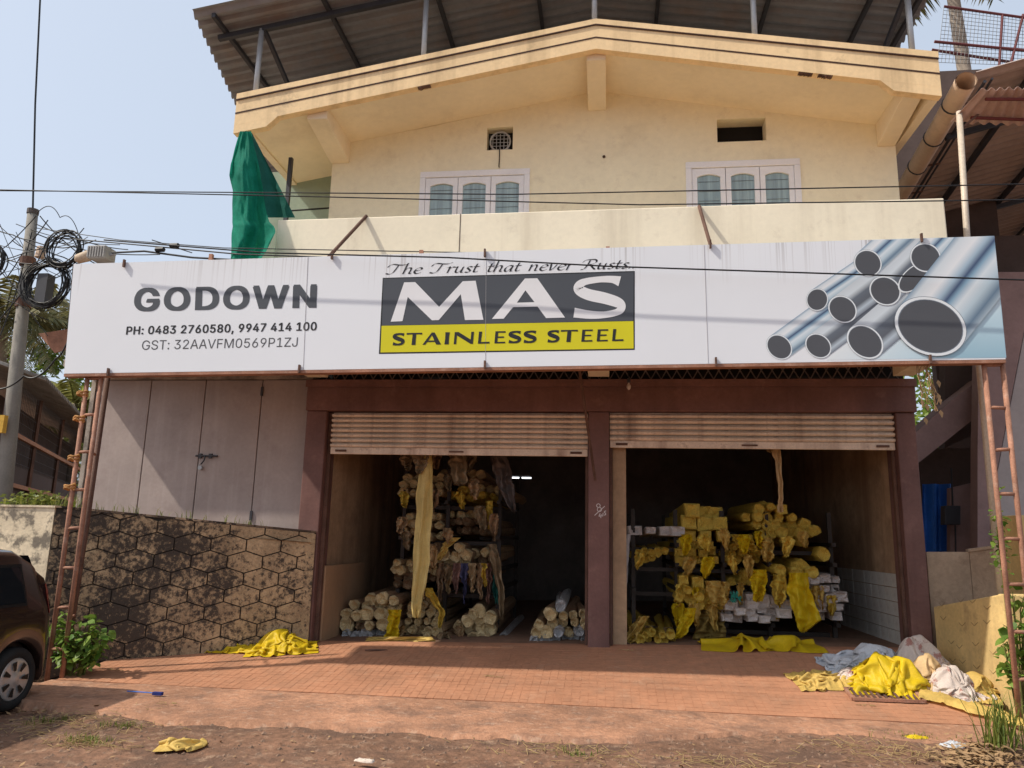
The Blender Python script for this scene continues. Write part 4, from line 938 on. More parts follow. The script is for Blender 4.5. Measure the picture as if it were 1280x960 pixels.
for px_, py_ in ((218, 307), (200, 312)):
    c = aY(px_, py_, -1.65); MB().tube([c+Vector((-.06, 0, 0)), c+Vector((-.045, 0, 0)), c+Vector((.045, 0, 0)), c+Vector((.06, 0, 0))], [.012, .03, .03, .012], 8).build('cable_joint', BLACK, label='small black splice on the cable above the sign, '+('right one' if px_ == 218 else 'left one'), cat='cable splice', group='splices above the sign')
LB_ = thing('finned_lamp_box', 'grey finned box with beige snout hung above the left end of the sign', 'lamp', tuple(aY(115, 325, -1.60)))
c = aY(127, 318, -1.60); MB().box(c.x-.11, c.x+.11, -1.70, -1.50, c.z-.075, c.z+.075).build('housing', M('grey_housing', (.30, .29, .27), .6), LB_, bevel=.012)
for k in range(7): MB().box(c.x-.10+k*.032, c.x-.088+k*.032, -1.712, -1.701, c.z-.065, c.z+.06).build('fin', M('grey_fin', (.36, .35, .33), .6), LB_)
d_ = aY(100, 322, -1.60); mb = MB(); mb.tube([(c.x-.10, -1.60, c.z), (c.x-.17, -1.60, c.z-.015), (c.x-.29, -1.60, c.z-.05), (c.x-.31, -1.60, c.z-.055)], [.05, .065, .055, .03], 10); mb.build('snout', M('beige_cast', (.50, .39, .28), .7), LB_, smooth=True)
MB().tube([(c.x+.11, -1.60, c.z-.005), (c.x+.17, -1.60, c.z)], .018, 8).build('cable_gland', STEEL, LB_)
# bulb below the sign
bl = thing('hanging_bulb', 'small white bulb hanging below the sign left of the right shutter', 'bulb', tuple(aY(787, 470, -.3)))
p = aY(786, 483, -.3)
def bulbf(u, v):
    r = .03*math.sin(math.pi*min(1, v*1.02))**.7*(1-.35*(1-v)) if v > .02 else .012
    return (p.x+r*math.cos(u*2*math.pi), -.3+r*math.sin(u*2*math.pi), p.z+.04-.085*v)
MB().grid(bulbf, 14, 12, True).build('bulb', M('milky_bulb', (.62, .55, .50), .3, spec=.6), bl, smooth=True)
MB().tube([(p.x, -.3, p.z+.04), (p.x, -.3, p.z+.10)], .018, 8).build('holder', DARKST, bl); MB().tube([(p.x, -.3, p.z+.1), (p.x-.02, -.28, p.z+.25), (p.x-.05, -.2, p.z+.3)], .005, 5).build('cord', BLACK, bl)
MB().tube([aY(724, 460, -.9), aY(744, 600, -.13)], .016, 8).build('leaning_pipe', RUSTD, label='thin dark pipe slanting down to the middle column', cat='pipe')
# dry creeper hanging under the sign at the right
dc = MB()
for k in range(11):
    p = aY(1150+random.uniform(-4, 12), 452+random.uniform(0, 6), -1.75); pts = [p]
    for j in range(5): p = p+Vector((random.uniform(-.03, .05), random.uniform(-.02, .02), -random.uniform(.03, .12))); pts.append(p)
    dc.tube(pts, .004, 4)
for k in range(8):
    p = aY(1150+random.uniform(-2, 30), 470+random.uniform(0, 55), -1.75); dc.add([p, p+Vector((.03, .01, -.03)), p+Vector((.01, 0, -.08)), p+Vector((-.02, -.01, -.03))], [(0, 1, 2, 3)])
dc.build('dry_creeper', ASHB, kind=None, label='dry brown creeper dangling under the right end of the sign', cat='plant')

# ------------------------------------------------------------------ trees and plants
def leaf_quads(mb, c, n, rad, size, rng, flatn=.5):
    for k in range(n):
        while True:
            d = Vector((rng.uniform(-1, 1), rng.uniform(-1, 1), rng.uniform(-1, 1)))
            if d.length < 1: break
        p = Vector(c)+Vector((d.x*rad[0], d.y*rad[1], d.z*rad[2]))
        a = Vector((rng.gauss(0, 1), rng.gauss(0, 1), rng.gauss(0, flatn))).normalized(); b = a.cross(Vector((rng.gauss(0, 1), rng.gauss(0, 1), rng.gauss(0, 1)))).normalized()
        s = size*rng.uniform(.6, 1.3); m_ = p+a*s*.5+Vector((0, 0, -s*.06))
        mb.add([p, m_+b*s*.28, p+a*s+Vector((0, 0, -s*.2)), m_-b*s*.28], [(0, 1, 2), (0, 2, 3)])
def tree(base, h, blobs, n, size, mat, label, name='broadleaf_tree', grp=None, seed=1, tr=.16, raise_=0.):
    h += raise_; blobs = [(a, b, c+raise_, d) for a, b, c, d in blobs]
    rng = random.Random(seed); base = Vector(base); t = thing(name, label, 'tree', tuple(base), grp)
    tk_ = MB(); tk_.tube([base, base+Vector((.1, 0, h*.4)), base+Vector((-.1, 0, h*.75))], [tr, tr*.75, tr*.5], 8)
    cr = MB()
    for (dx, dy, dz, r) in blobs:
        c = base+Vector((dx, dy, dz)); tk_.tube([base+Vector((0, 0, h*.55)), base.lerp(c, .6)+Vector((0, 0, h*.25)), c], [tr*.45, tr*.3, tr*.12], 6)
        for q in range(9):
            cc = c+Vector((rng.uniform(-1, 1), rng.uniform(-1, 1), rng.uniform(-.8, .8)))*r*.8
            leaf_quads(cr, cc, n//9, (r*.42, r*.42, r*.32), size, rng)
    tk_.build('trunk', BARK, t, smooth=True); cr.build('crown', mat, t)
def palm(base, top, nf, fl_, label, mat, seed, grp=None, tr=.14, droop=1.0):
    rng = random.Random(seed); base = Vector(base); top = Vector(top); t = thing('coconut_palm', label, 'palm', tuple(base), grp)
    pts = [base.lerp(top, k/14)+Vector((.15*math.sin(k*.25), 0, 0)) for k in range(15)]
    MB().tube(pts, [tr*(1.2-.4*k/14)*(1+.06*(k % 2)) for k in range(15)], 10).build('trunk', BARK, t, smooth=True)
    cr = MB(); top = pts[-1]
    for f in range(nf):
        az = f*2.399+rng.uniform(-.3, .3); el = rng.uniform(-.5, 1.1); L_ = fl_*rng.uniform(.8, 1.1); d = Vector((math.cos(az), math.sin(az), 0))
        P = []
        for k in range(13):
            s = k/12*L_; P.append(top+d*s*math.cos(el)*(1-.12*k/12)+Vector((0, 0, s*math.sin(el)-droop*.42*s*s/fl_)))
        cr.tube(P, [.03*(1-.8*k/12) for k in range(13)], 5)
        side = d.cross(Vector((0, 0, 1))).normalized()
        for k in range(1, 12):
            for j in range(4):
                p = P[k].lerp(P[min(k+1, 12)], j/4); ll = fl_*.26*math.sin(math.pi*(.12+.85*k/12))*rng.uniform(.8, 1.15)
                for sg in (-1, 1):
                    e = p+side*sg*ll*.75+Vector((0, 0, -ll*rng.uniform(.35, .8)))+(P[k]-P[k-1]).normalized()*ll*.45; wv = (P[k]-P[k-1]).normalized()*.035
                    mid_ = p.lerp(e, .5)+Vector((0, 0, ll*.08)); cr.add([p-wv*.5, mid_-wv, e, mid_+wv, p+wv*.5], [(0, 1, 3, 4), (1, 2, 3)])
    cr.build('crown', mat, t)
def gb_(px_, py_, Y): p = aY(px_, py_, Y); return p
c1 = aY(8, 395, 13); palm((c1.x+.4, 13, -.1), c1, 22, 3.2, 'coconut palm with drooping fronds behind the utility pole', LEAFP, 4)
c1 = aY(96, 405, 17); palm((c1.x+.2, 17, -.1), c1, 20, 3.4, 'coconut palm whose fronds show beside the left end of the sign', LEAFP, 9)
c1 = aY(95, 505, 9); palm((c1.x, 9, -.1), c1, 14, 1.9, 'young pale palm above the shed roof', leafmat('pale_palm', (.16, .17, .04), (.32, .30, .10)), 15, None, .1)
c1 = aY(40, 470, 15); tree((c1.x, 15, -.1), 4, [(0, 0, 4, 1.6), (1.5, .5, 3.4, 1.4), (-1.6, 0, 4.2, 1.5), (.3, .3, 5.2, 1.2), (2.8, 1, 2.6, 1.2), (-3, 0, 3.6, 1.5)], 700, .22, LEAFL, 'sunlit green tree between the pole and the sign', seed=2, raise_=1.7)
c1 = aY(5, 470, 18); tree((c1.x-2, 18, -.1), 5, [(0, 0, 4.5, 2), (2, .5, 4, 1.8), (4, 0, 3.5, 1.6), (-2, 0, 5, 2), (6.5, 1, 3.6, 1.8)], 700, .25, LEAFD, 'dark green tree behind the palms at the left', seed=3, raise_=1.6)
c1 = aY(1160, 500, 14); tree((c1.x, 14, -.1), 4.5, [(0, 0, 4.2, 1.5), (1.2, 0, 3.4, 1.3), (-1.0, .5, 3.2, 1.3), (.4, .5, 5.4, 1.4), (0, 0, 2.2, 1.3), (1.6, .6, 5.0, 1.4)], 650, .24, LEAFL, 'sunlit tree seen through the gap right of the maroon column', seed=5, raise_=.8)
c1 = aY(1186, 60, 7); c2 = aY(1183, -70, 7); palm((c1.x+.3, 7, -.1), (c2.x, 7, c2.z+.6), 18, 3.0, 'coconut palm trunk rising behind the mesh fence', LEAFP, 21, None, .15, .7)
for i, x in enumerate((-40, -28, 22, 36, 52)): tree((x, 46+5*(i % 3), -.1), 6, [(0, 0, 6, 3), (3, 0, 5, 2.6), (-3, 0, 5.2, 2.6), (0, 1, 8.2, 2.4)], 420, .5, LEAFD, ('far dark tree at the back left edge', 'far dark tree behind the left palms', 'far dark tree behind the right neighbour', 'far tree beyond the right neighbour', 'far dark tree at the back right edge')[i], seed=30+i, grp='far trees')
c1 = aY(75, 500, 10.5); tree((c1.x, 10.5, -.1), 3.2, [(0, 0, 3.3, .8), (.8, .4, 2.8, .8), (-.9, 0, 3.2, .9), (-1.9, .3, 3.6, 1.0), (.2, .2, 4.0, .7), (1.7, .5, 2.4, .8)], 620, .17, leafmat('yellow_green_leaf', (.16, .22, .03), (.40, .42, .09), .5), 'yellow-green small tree just above the shed roof', seed=44, tr=.09, raise_=1.0)
# bush in front of the patterned wall
def bush(px_, py_, Y, rad, n, size, label, mat=LEAFB, seed=1, name='bush', zb=None):
    rng = random.Random(seed); c = aY(px_, py_, Y); t = thing(name, label, 'plant', (c.x, c.y, 0 if zb is None else zb)); z0 = 0 if zb is None else zb
    st = MB(); lf = MB()
    for k in range(max(6, n//14)):
        d = Vector((rng.uniform(-1, 1)*rad[0], rng.uniform(-1, 1)*rad[1], rng.uniform(-.6, 1)*rad[2])); e = c+d
        st.tube([(c.x+d.x*.3, c.y+d.y*.3, z0-.02), c.lerp(e, .6), e], [.008, .006, .003], 5)
        for q in range(14):
            p = Vector((c.x+d.x*.3, c.y+d.y*.3, z0)).lerp(e, rng.uniform(.45, 1.05))+Vector((rng.gauss(0, .03), rng.gauss(0, .03), rng.gauss(0, .03)))
            a = Vector((rng.gauss(0, 1), rng.gauss(-.3, .8), rng.gauss(-.1, .5))).normalized(); b = a.cross(Vector((rng.gauss(0, .4), rng.gauss(0, .4), 1))).normalized(); s = size*rng.uniform(.6, 1.25)
            tip = p+a*s+Vector((0, 0, -s*.25)); m1 = p+a*s*.35; m2 = p+a*s*.7+Vector((0, 0, -s*.08))
            lf.add([p, m1+b*s*.38, m2+b*s*.28, tip, m2-b*s*.28, m1-b*s*.38], [(0, 1, 5), (1, 2, 4, 5), (2, 3, 4)])
    st.build('stems', M('stem_green', (.12, .12, .03), .7), t); lf.build('leaves', mat, t)
bush(99, 795, -1.62, (.31, .13, .22), 420, .09, 'bright green leafy bush at the foot of the left sign post', seed=6)
bush(1268, 790, -1.5, (.14, .10, .38), 130, .10, 'green climbing plant around the right sign post', seed=8, zb=.1)
bush(1250, 660, -1.55, (.05, .05, .35), 24, .06, 'thin creeper tendril above the yellow wall', seed=12, zb=.9)
rng = random.Random(5)
def blades(mb, c, n, hgt, spread, rng, w_=.008):
    for k in range(n):
        p = Vector(c)+Vector((rng.gauss(0, spread), rng.gauss(0, spread), 0)); d = Vector((rng.gauss(0, 1), rng.gauss(0, 1), 0)); h = hgt*rng.uniform(.4, 1.15)
        t1 = p+d*h*.12+Vector((0, 0, h*.6)); t2 = p+d*h*.42+Vector((0, 0, h*.9)); s = Vector((-d.y, d.x, 0)).normalized()*w_
        mb.add([p-s, p+s, t1+s*.8, t1-s*.8, t2], [(0, 1, 2, 3), (3, 2, 4)])
gt = MB(); p = aZ(1250, 925, .08); blades(gt, (p.x, p.y, .04), 90, .42, .07, rng, .006); gt.build('grass_clump', GRASS, label='tall green grass clump at the right sign post foot', cat='grass')
wd_ = MB()
for k in range(22):
    t = rng.uniform(.6, WL); q = wp(t, top_h(t)-.02, -.08); blades(wd_, q, 5, .14, .03, rng, .004)
for k in range(30): blades(wd_, (rng.uniform(-6.9, -6.1), rng.uniform(-1.2, -.6), 1.7), 5, .22, .05, rng, .005)
wd_.build('wall_top_weeds', GRASS, kind='stuff')
wl_ = MB()
for k in range(9): leaf_quads(wl_, aY(10+k*7+rng.uniform(-3, 3), 627+rng.uniform(-8, 4), -1.15), 30, (.10, .08, .09), .06, rng)
wl_.build('wall_top_leaves', GRASS, kind='stuff')

# ------------------------------------------------------------------ car parked at the left, rear towards the wall
CX, CYR, CZ = -5.14, -2.27, -.075          # outer side plane, rear end, ground
CAR = thing('parked_car', 'dark brown hatchback car parked at the left edge of the photo', 'car', (CX-.74, CYR-1.7, CZ))
WC = (.47, 2.85)
def topz(s):
    K = [(0, .80), (.03, .98), (.10, 1.12), (.22, 1.30), (.42, 1.385), (.9, 1.41), (1.7, 1.42), (2.15, 1.36), (2.5, 1.14), (2.78, .96), (3.2, .86), (3.38, .70), (3.45, .45)]
    for (a, b), (c, d) in zip(K, K[1:]):
        if a <= s <= c: return b+(d-b)*(s-a)/(c-a)
    return .45
def hw(s): return .745-.17*max(0, (.20-s)/.20)**2-.20*max(0, (s-2.9)/.55)**2
def carp(s, k, off=0.):
    zt = topz(s); w_ = hw(s)
    ar = [c for c in WC if abs(s-c) < .315]
    zb = .20
    if ar: zb = max(.20, .26+math.sqrt(max(0, .315**2-(s-ar[0])**2)))
    belt = min(.86, zt-.06); wr = .53 if zt > 1.2 else .53+(.12 if zt < 1.0 else .06)
    pts = [(w_-.10, min(zb, .2)+0 if not ar else zb), (w_-.03, zb+.005), (w_-.005, zb+.05), (w_, max(zb+.10, .45)), (w_+.004, max(zb+.12, .62)), (w_-.012, max(belt-.07, zb+.14)), (w_-.035, belt),
           (w_-.035+(wr+.03-w_+.035)*.5, belt+(zt-.10-belt)*.52 if zt-.1 > belt else belt), (min(wr+.03, w_-.05), max(zt-.085, belt)), (min(wr-.06, w_-.1), max(zt-.025, belt+.0)), (min(.25, w_-.2), zt), (0, zt+.006)]
    return pts[k]
ss = sorted(set([round(i*.03, 3) for i in range(116)]+[.005, 3.45]))
cb = MB(); n = 12
vs = []
for s in ss:
    if s > 3.45: continue
    row = [carp(s, k) for k in range(n)]
    row = row+[(-a, b) for a, b in reversed(row[:-1])]
    vs.append([(CX-.74+a, CYR-s, CZ+b) for a, b in row])
m = len(vs[0])
cb.add([p for r in vs for p in r], [(i*m+j, (i+1)*m+j, (i+1)*m+j+1, i*m+j+1) for i in range(len(vs)-1) for j in range(m-1)])
cb.add(vs[0], [tuple(range(m))]); cb.add(vs[-1], [tuple(reversed(range(m)))])
cb.add([(CX-.74-.6, CYR-.05, CZ+.21), (CX-.74+.6, CYR-.05, CZ+.21), (CX-.74+.6, CYR-3.4, CZ+.21), (CX-.74-.6, CYR-3.4, CZ+.21)], [(0, 1, 2, 3)])
cb.build('body', CARP, CAR, smooth=True)
def side_patch(s0, s1, z0, z1, off, name, mat, par, rr=.05, sgn=1):
    def wx(s, z):                                   # outer surface at height z
        P = [carp(s, k) for k in range(n)]
        for (a, b), (c, d) in zip(P, P[1:]):
            if b <= z <= d and d > b: return a+(c-a)*(z-b)/(d-b)
        return P[6][0]
    mb = MB()
    def f(u, v):
        s = s0+(s1-s0)*u; z = z0+(z1-z0)*v
        return (CX-.74+sgn*(wx(s, z)+off), CYR-s, CZ+z)
    mb.grid(f, 14, 10); return mb.build(name, mat, par, smooth=True)
BLK = flat('black_trim', (.01, .01, .01), .5)
for sg in (1, -1):
    for s0, s1 in ((.44, .86), (.93, 1.52), (1.58, 2.18)):
        fr = side_patch(s0-.025, s1+.025, .885, 1.245, .003, 'window_frame', BLK, CAR, sgn=sg); side_patch(s0, s1, .91, 1.22, .007, 'window', GLASSD, CAR, sgn=sg)
    side_patch(.07, .15, .80, 1.06, .006, 'tail_lamp', REDL, CAR, sgn=sg); side_patch(3.02, 3.26, .62, .78, .006, 'headlamp', RIM, CAR, sgn=sg)
    side_patch(1.50, 1.62, .80, .83, .02, 'door_handle', CARP, CAR, sgn=sg)
    for s in (.90, 1.55, 2.35): side_patch(s, s+.008, .32, .86, .002, 'door_seam', BLK, CAR, sgn=sg)
for y0, y1, z0, z1, nm in ((.10, .23, 1.10, 1.30, 'rear_window'),):
    mb = MB(); mb.grid(lambda u, v: (CX-.74+(-.48+.96*u), CYR-(.10+.13*v)+.012, CZ+topz(.10+.13*v)+.012), 10, 4); mb.build('rear_window', GLASSD, CAR, smooth=True)
    mb = MB(); mb.grid(lambda u, v: (CX-.74+(-.5+1.0*u), CYR-(2.2+.5*v), CZ+topz(2.2+.5*v)+.012), 10, 6); mb.build('windscreen', GLASSD, CAR, smooth=True)
MB().box(CX-.74-.6, CX-.74+.6, CYR-.03, CYR+.02, CZ+.34, CZ+.50).build('rear_bumper', CARP, CAR, bevel=.02)
MB().box(CX-.74-.22, CX-.74+.22, CYR+.012, CYR+.024, CZ+.60, CZ+.70).build('number_plate', flat('plate_white', (.6, .6, .58)), CAR)
for c in WC:
    for sg in (1, -1):
        xo = CX-.74+sg*.725; xi = CX-.74+sg*.55; yc = CYR-c; zc = CZ+.265
        w_ = MB(); R0 = .265
        prof = [(xi, .16), (xi, R0-.02), (xi+(xo-xi)*.15, R0), (xi+(xo-xi)*.85, R0), (xo, R0-.025), (xo+sg*.003, .185), (xo-sg*.02, .175)]
        w_.grid(lambda u, v: (lambda q: (q[0], yc+q[1]*math.cos(u*2*math.pi), zc+q[1]*math.sin(u*2*math.pi)))(prof[int(round(v*6))]), 36, 6, True)
        wh = w_.build('wheel', TYRE, CAR, smooth=True)
        cv = MB(); cp = [(xo-.012*sg, .178), (xo-.002*sg, .165), (xo-.012*sg, .12), (xo-.004*sg, .05), (xo+.004*sg, .03), (xo+.005*sg, .001)]
        cv.grid(lambda u, v: (lambda q: (q[0], yc+q[1]*math.cos(u*2*math.pi), zc+q[1]*math.sin(u*2*math.pi)))(cp[int(round(v*5))]), 36, 5, True); cv.build('wheel_cover', RIM, wh, smooth=True)
        for k in range(7):
            t = k*2*math.pi/7; sl_ = MB(); pts = []
            for dr, dt in ((.075, -.13), (.15, -.16), (.15, .16), (.075, .13)): pts.append((xo+.003*sg, yc+dr*math.cos(t+dt), zc+dr*math.sin(t+dt)))
            sl_.prism(pts, (sg*.004, 0, 0)); sl_.build('wheel_cover_slot', BLK, wh)
        ins = MB(); ins.tube([(xi-.1*sg, yc, zc+.02), (xi+.05*sg, yc, zc+.02)], .30, 20); ins.build('wheel_well', BLK, CAR)

# ------------------------------------------------------------------ racks and wrapped tubes inside the store
def end_mesh(kind, mats, seed):
    rng = random.Random(seed); mb = MB(); Ln = 2.2
    if kind == 'round':
        n = 9; rr = [1+rng.uniform(-.14, .14) for k in range(n)]
        rings = [(0.01, .55, .03), (-.02, .90, 0), (.03, 1.04, 0), (.09, .94, 0), (.18, 1.02, 0), (.35, .95, 0), (.7, 1.02, 0), (Ln, .95, 0)]
    else:
        n = 8; rr = [1.0, .96, 1.02, .95, 1.0, .97, 1.01, .95]; rr = [r*(1.25 if k % 2 == 0 else .93)*(1+rng.uniform(-.04, .04)) for k, r in enumerate(rr)]
        rings = [(0.006, .6, 0), (-.006, .90, 0), (.02, 1.01, 0), (.10, .97, 0), (.25, 1.02, 0), (.6, .98, 0), (Ln, 1., 0)]
    ph = rng.uniform(0, 6) if kind == 'round' else math.pi/4
    vs = []
    for y, s, _ in rings:
        for k in range(n):
            t = ph+2*math.pi*k/n; q = rr[k]*s*(1+rng.uniform(-.13, .13)*(1 if s < .93 else .5)); vs.append((q*math.cos(t), y+rng.uniform(-.035, .02)*(s < .95), q*math.sin(t)))
    fs = [(i*n+k, i*n+(k+1) % n, (i+1)*n+(k+1) % n, (i+1)*n+k) for i in range(len(rings)-1) for k in range(n)]
    mb.cur = 1; mb.add(vs, fs[:2*n]); mb.cur = 0
    b = 0
    for f in fs[2*n:]: mb.f.append(f); mb.mi.append(0)
    mb.cur = 1; cv_ = len(mb.v); mb.v.append((rng.uniform(-.15, .15), .035, rng.uniform(-.15, .15)))
    for k in range(n): mb.f.append(((k+1) % n, k, cv_)); mb.mi.append(1)
    return mb.mesh('tube_bundle', mats, False)
KINDS = {'cream': ('round', [PAPERB, PAPERC]), 'brown': ('round', [PAPERB, PAPERB]), 'red': ('round', [PAPERR, PAPERC]), 'grey': ('round', [PAPERG, PAPERG]), 'white': ('box', [PAPERW, PAPERW]),
         'yellow': ('round', [YPACK, YEND]), 'ybox': ('box', [YPACK, YEND])}
MESH = {k: [end_mesh(v[0], v[1], 40+i*7+hash(len(k)) % 5) for i in range(5)] for k, v in KINDS.items()}
rt_ = random.Random(77)
def bundle(px_, py_, Y, dpx, kind, label, grp, asp=1.0, yaw_=0):
    p = aY(px_, py_, Y); s = dpx*.5*(Y-CAM.y)/FPX*1.03
    o = bpy.data.objects.new('tube_bundle', rt_.choice(MESH[kind])); COL.objects.link(o)
    o.location = (p.x, p.y+rt_.uniform(-.12, .12), p.z); o.scale = (s*(1 if asp <= 1 else asp), 1, s*(1 if asp >= 1 else 1/asp))
    rz_ = rt_.uniform(-.07, .07)+yaw_; ry = rt_.choice((0, math.pi))+rt_.uniform(-.25, .25) if KINDS[kind][0] == 'round' else rt_.uniform(-.05, .05)
    o.rotation_euler = (rt_.uniform(-.03, .03), ry, rz_)
    o['label'] = label; o['category'] = 'tube bundle'; o['group'] = grp
    return o
ORD = ['first', 'second', 'third', 'fourth', 'fifth', 'sixth', 'seventh', 'eighth', 'ninth', 'tenth', 'eleventh', 'twelfth']
def rows(spec, Y, dpx, label, grp, asp=1.0, yaw_=0):         # spec, lowest row first: (y, x0, x1, kind)
    spec = sorted(spec, key=lambda q: -q[0])
    for ri, (yy, x0, x1, kind) in enumerate(spec):
        n_ = max(1, int(round((x1-x0)/(dpx*(asp if asp > 1 else 1)))))
        cnt = n_+1 if n_ > 1 or x1 > x0 else 1
        for k in range(cnt):
            kd = kind if kind != 'mix' else rt_.choice(('cream', 'grey'))
            lb = label
            if len(spec) > 1 or cnt > 1:
                row = '' if len(spec) == 1 else (' of bottom row' if ri == 0 else ' of top row' if ri == len(spec)-1 else ' of '+ORD[ri]+' row up')
                lb = ('only one' if cnt == 1 else ORD[k]+' from left')+row+', '+label
            bundle(x0+(x1-x0)*k/max(1, n_)+rt_.uniform(-1.5, 1.5), yy+rt_.uniform(-1.8, 1.8), Y, dpx*rt_.uniform(.78, 1.26), kd, lb, grp, asp, yaw_)
rows([(793, 434, 474, 'grey'), (780, 432, 482, 'cream'), (768, 434, 488, 'cream'), (758, 440, 490, 'cream'), (749, 462, 494, 'cream')], .75, 15, 'paper-wrapped tubes heaped beside the left jamb', 'floor heap beside the left jamb')
rows([(797, 488, 520, 'red'), (788, 496, 546, 'red'), (778, 498, 544, 'red'), (768, 514, 546, 'red'), (758, 516, 540, 'red'), (750, 524, 534, 'red')], .85, 10.5, 'thin reddish tubes below the long strip', 'reddish floor heap under the strip')
rows([(797, 558, 566, 'brown'), (797, 592, 606, 'cream'), (785, 574, 612, 'cream'), (774, 586, 612, 'cream'), (766, 594, 600, 'cream')], .9, 15, 'small cream heap mid left bay', 'small cream heap in the left bay')
rows([(799, 627, 627, 'grey')], .9, 13, 'single grey-wrapped tube end lying on the floor of the left bay', 'single grey bundle')
rows([(799, 668, 732, 'grey'), (789, 671, 724, 'mix'), (779, 676, 732, 'cream'), (768, 690, 730, 'cream'), (758, 700, 702, 'grey')], .55, 13.5, 'floor heap against the middle column', 'floor heap against the middle column')
rows([(731, 496, 510, 'brown'), (722, 496, 540, 'brown'), (712, 494, 544, 'red'), (703, 500, 546, 'red')], 1.1, 10.5, 'brown tubes on left rack lowest tier', 'lowest tier of the left rack')
rows([(664, 504, 520, 'red'), (655, 502, 522, 'red'), (646, 512, 516, 'red'), (684, 538, 548, 'brown'), (670, 536, 550, 'red'), (657, 536, 548, 'red'), (645, 540, 546, 'red')], 1.2, 11.5, 'reddish tubes on left rack middle tier', 'middle tier of the left rack')
rows([(616, 504, 552, 'red'), (606, 506, 550, 'red'), (597, 512, 552, 'red')], 1.25, 11, 'reddish tubes on left rack top tier', 'top tier of the left rack')
rows([(704, 560, 582, 'cream'), (694, 558, 584, 'cream'), (686, 574, 576, 'cream')], 1.0, 13, 'cream tube ends above dangling coloured strips', 'cream ends above the strips')
rows([(620, 566, 616, 'yellow'), (612, 576, 584, 'yellow')], 1.5, 9.5, 'small yellow ends high on left rack', 'small yellow ends in the left rack')
rows([(664, 575, 612, 'brown')], 1.6, 10, 'brown ends half hidden in left rack', 'half hidden ends in the left rack')
rows([(652, 556, 604, 'brown'), (643, 566, 596, 'red')], 1.45, 10, 'dim brown tubes mid left rack', 'dim brown ends in the left rack')
rows([(700, 590, 614, 'brown'), (692, 594, 608, 'red'), (725, 556, 600, 'brown')], 1.2, 11, 'brown tubes behind the dangling strips', 'brown ends behind the strips')
rows([(612, 590, 622, 'red'), (604, 560, 604, 'brown'), (592, 556, 600, 'red')], 1.6, 10, 'dim tubes high at left rack right half', 'dim ends high in the left rack')
# right bay
rows([(664, 796, 848, 'white')], 1.0, 11, 'white packets left on right rack top tier', 'white packets on the top right tier', 1.5)
rows([(670, 862, 902, 'ybox'), (653, 862, 900, 'ybox'), (640, 866, 898, 'ybox')], 1.0, 15.5, 'square yellow cartons, right rack top tier', 'square yellow ends on the top right tier', 1.1)
rows([(676, 985, 1002, 'yellow'), (666, 955, 1012, 'yellow'), (656, 945, 1004, 'yellow'), (647, 932, 988, 'yellow'), (638, 946, 976, 'yellow'), (632, 956, 962, 'yellow')], 1.0, 12.5, 'big yellow heap, right rack top tier', 'big yellow heap on the top right tier')
rows([(664, 1020, 1020, 'yellow')], .9, 15, 'lone yellow tube end at the right end of the top right tier', 'lone end top right tier')
rows([(697, 797, 815, 'yellow'), (690, 796, 832, 'yellow')], 1.0, 10, 'small yellow ends left on second right tier', 'left end of the second right tier')
rows([(700, 850, 892, 'ybox'), (690, 850, 890, 'ybox'), (681, 854, 884, 'ybox')], 1.0, 10, 'small square yellow ends, second right tier', 'small square ends on the second right tier', 1.15)
rows([(699, 912, 945, 'yellow'), (691, 906, 946, 'yellow'), (684, 915, 934, 'yellow')], 1.05, 10.5, 'yellow tube ends mid second right tier', 'middle of the second right tier')
rows([(694, 1031, 1031, 'yellow')], .8, 14, 'lone yellow tube end at the right of the second right tier', 'lone end second right tier')
rows([(724, 854, 854, 'ybox'), (728, 870, 872, 'ybox')], .85, 12, 'yellow end poking from third right tier', 'single ends third right tier')
rows([(727, 917, 938, 'yellow'), (718, 930, 934, 'yellow')], .95, 10, 'yellow ends, third right tier by bags', 'third right tier heap')
rows([(712, 974, 976, 'yellow'), (716, 994, 1012, 'yellow'), (709, 998, 1004, 'yellow')], .75, 15, 'large yellow ends above the hanging sheet', 'large ends above the hanging sheet')
rows([(770, 1026, 1046, 'white'), (759, 1024, 1046, 'white'), (747, 1022, 1048, 'white'), (735, 1016, 1046, 'white'), (725, 1016, 1046, 'white')], .8, 10, 'white cartons stacked at right rack end', 'white cartons at the right rack end', 1.35)
rows([(773, 908, 970, 'white'), (765, 910, 980, 'white'), (756, 912, 984, 'white'), (749, 944, 972, 'white')], .7, 9.5, 'white packets on lowest right tier', 'white packets on the lowest right tier', 1.6)
rows([(756, 872, 900, 'yellow'), (747, 848, 896, 'yellow'), (738, 860, 888, 'yellow')], .75, 12.5, 'yellow ends on lowest right tier', 'yellow ends on the lowest right tier')
rows([(800, 770, 840, 'yellow'), (793, 796, 836, 'yellow')], .45, 10, 'yellow ends on floor right of middle column', 'floor bundles beside the middle column')
rows([(794, 772, 772, 'cream')], .35, 13, 'cream wrapped end on the floor beside the middle column', 'cream floor end')
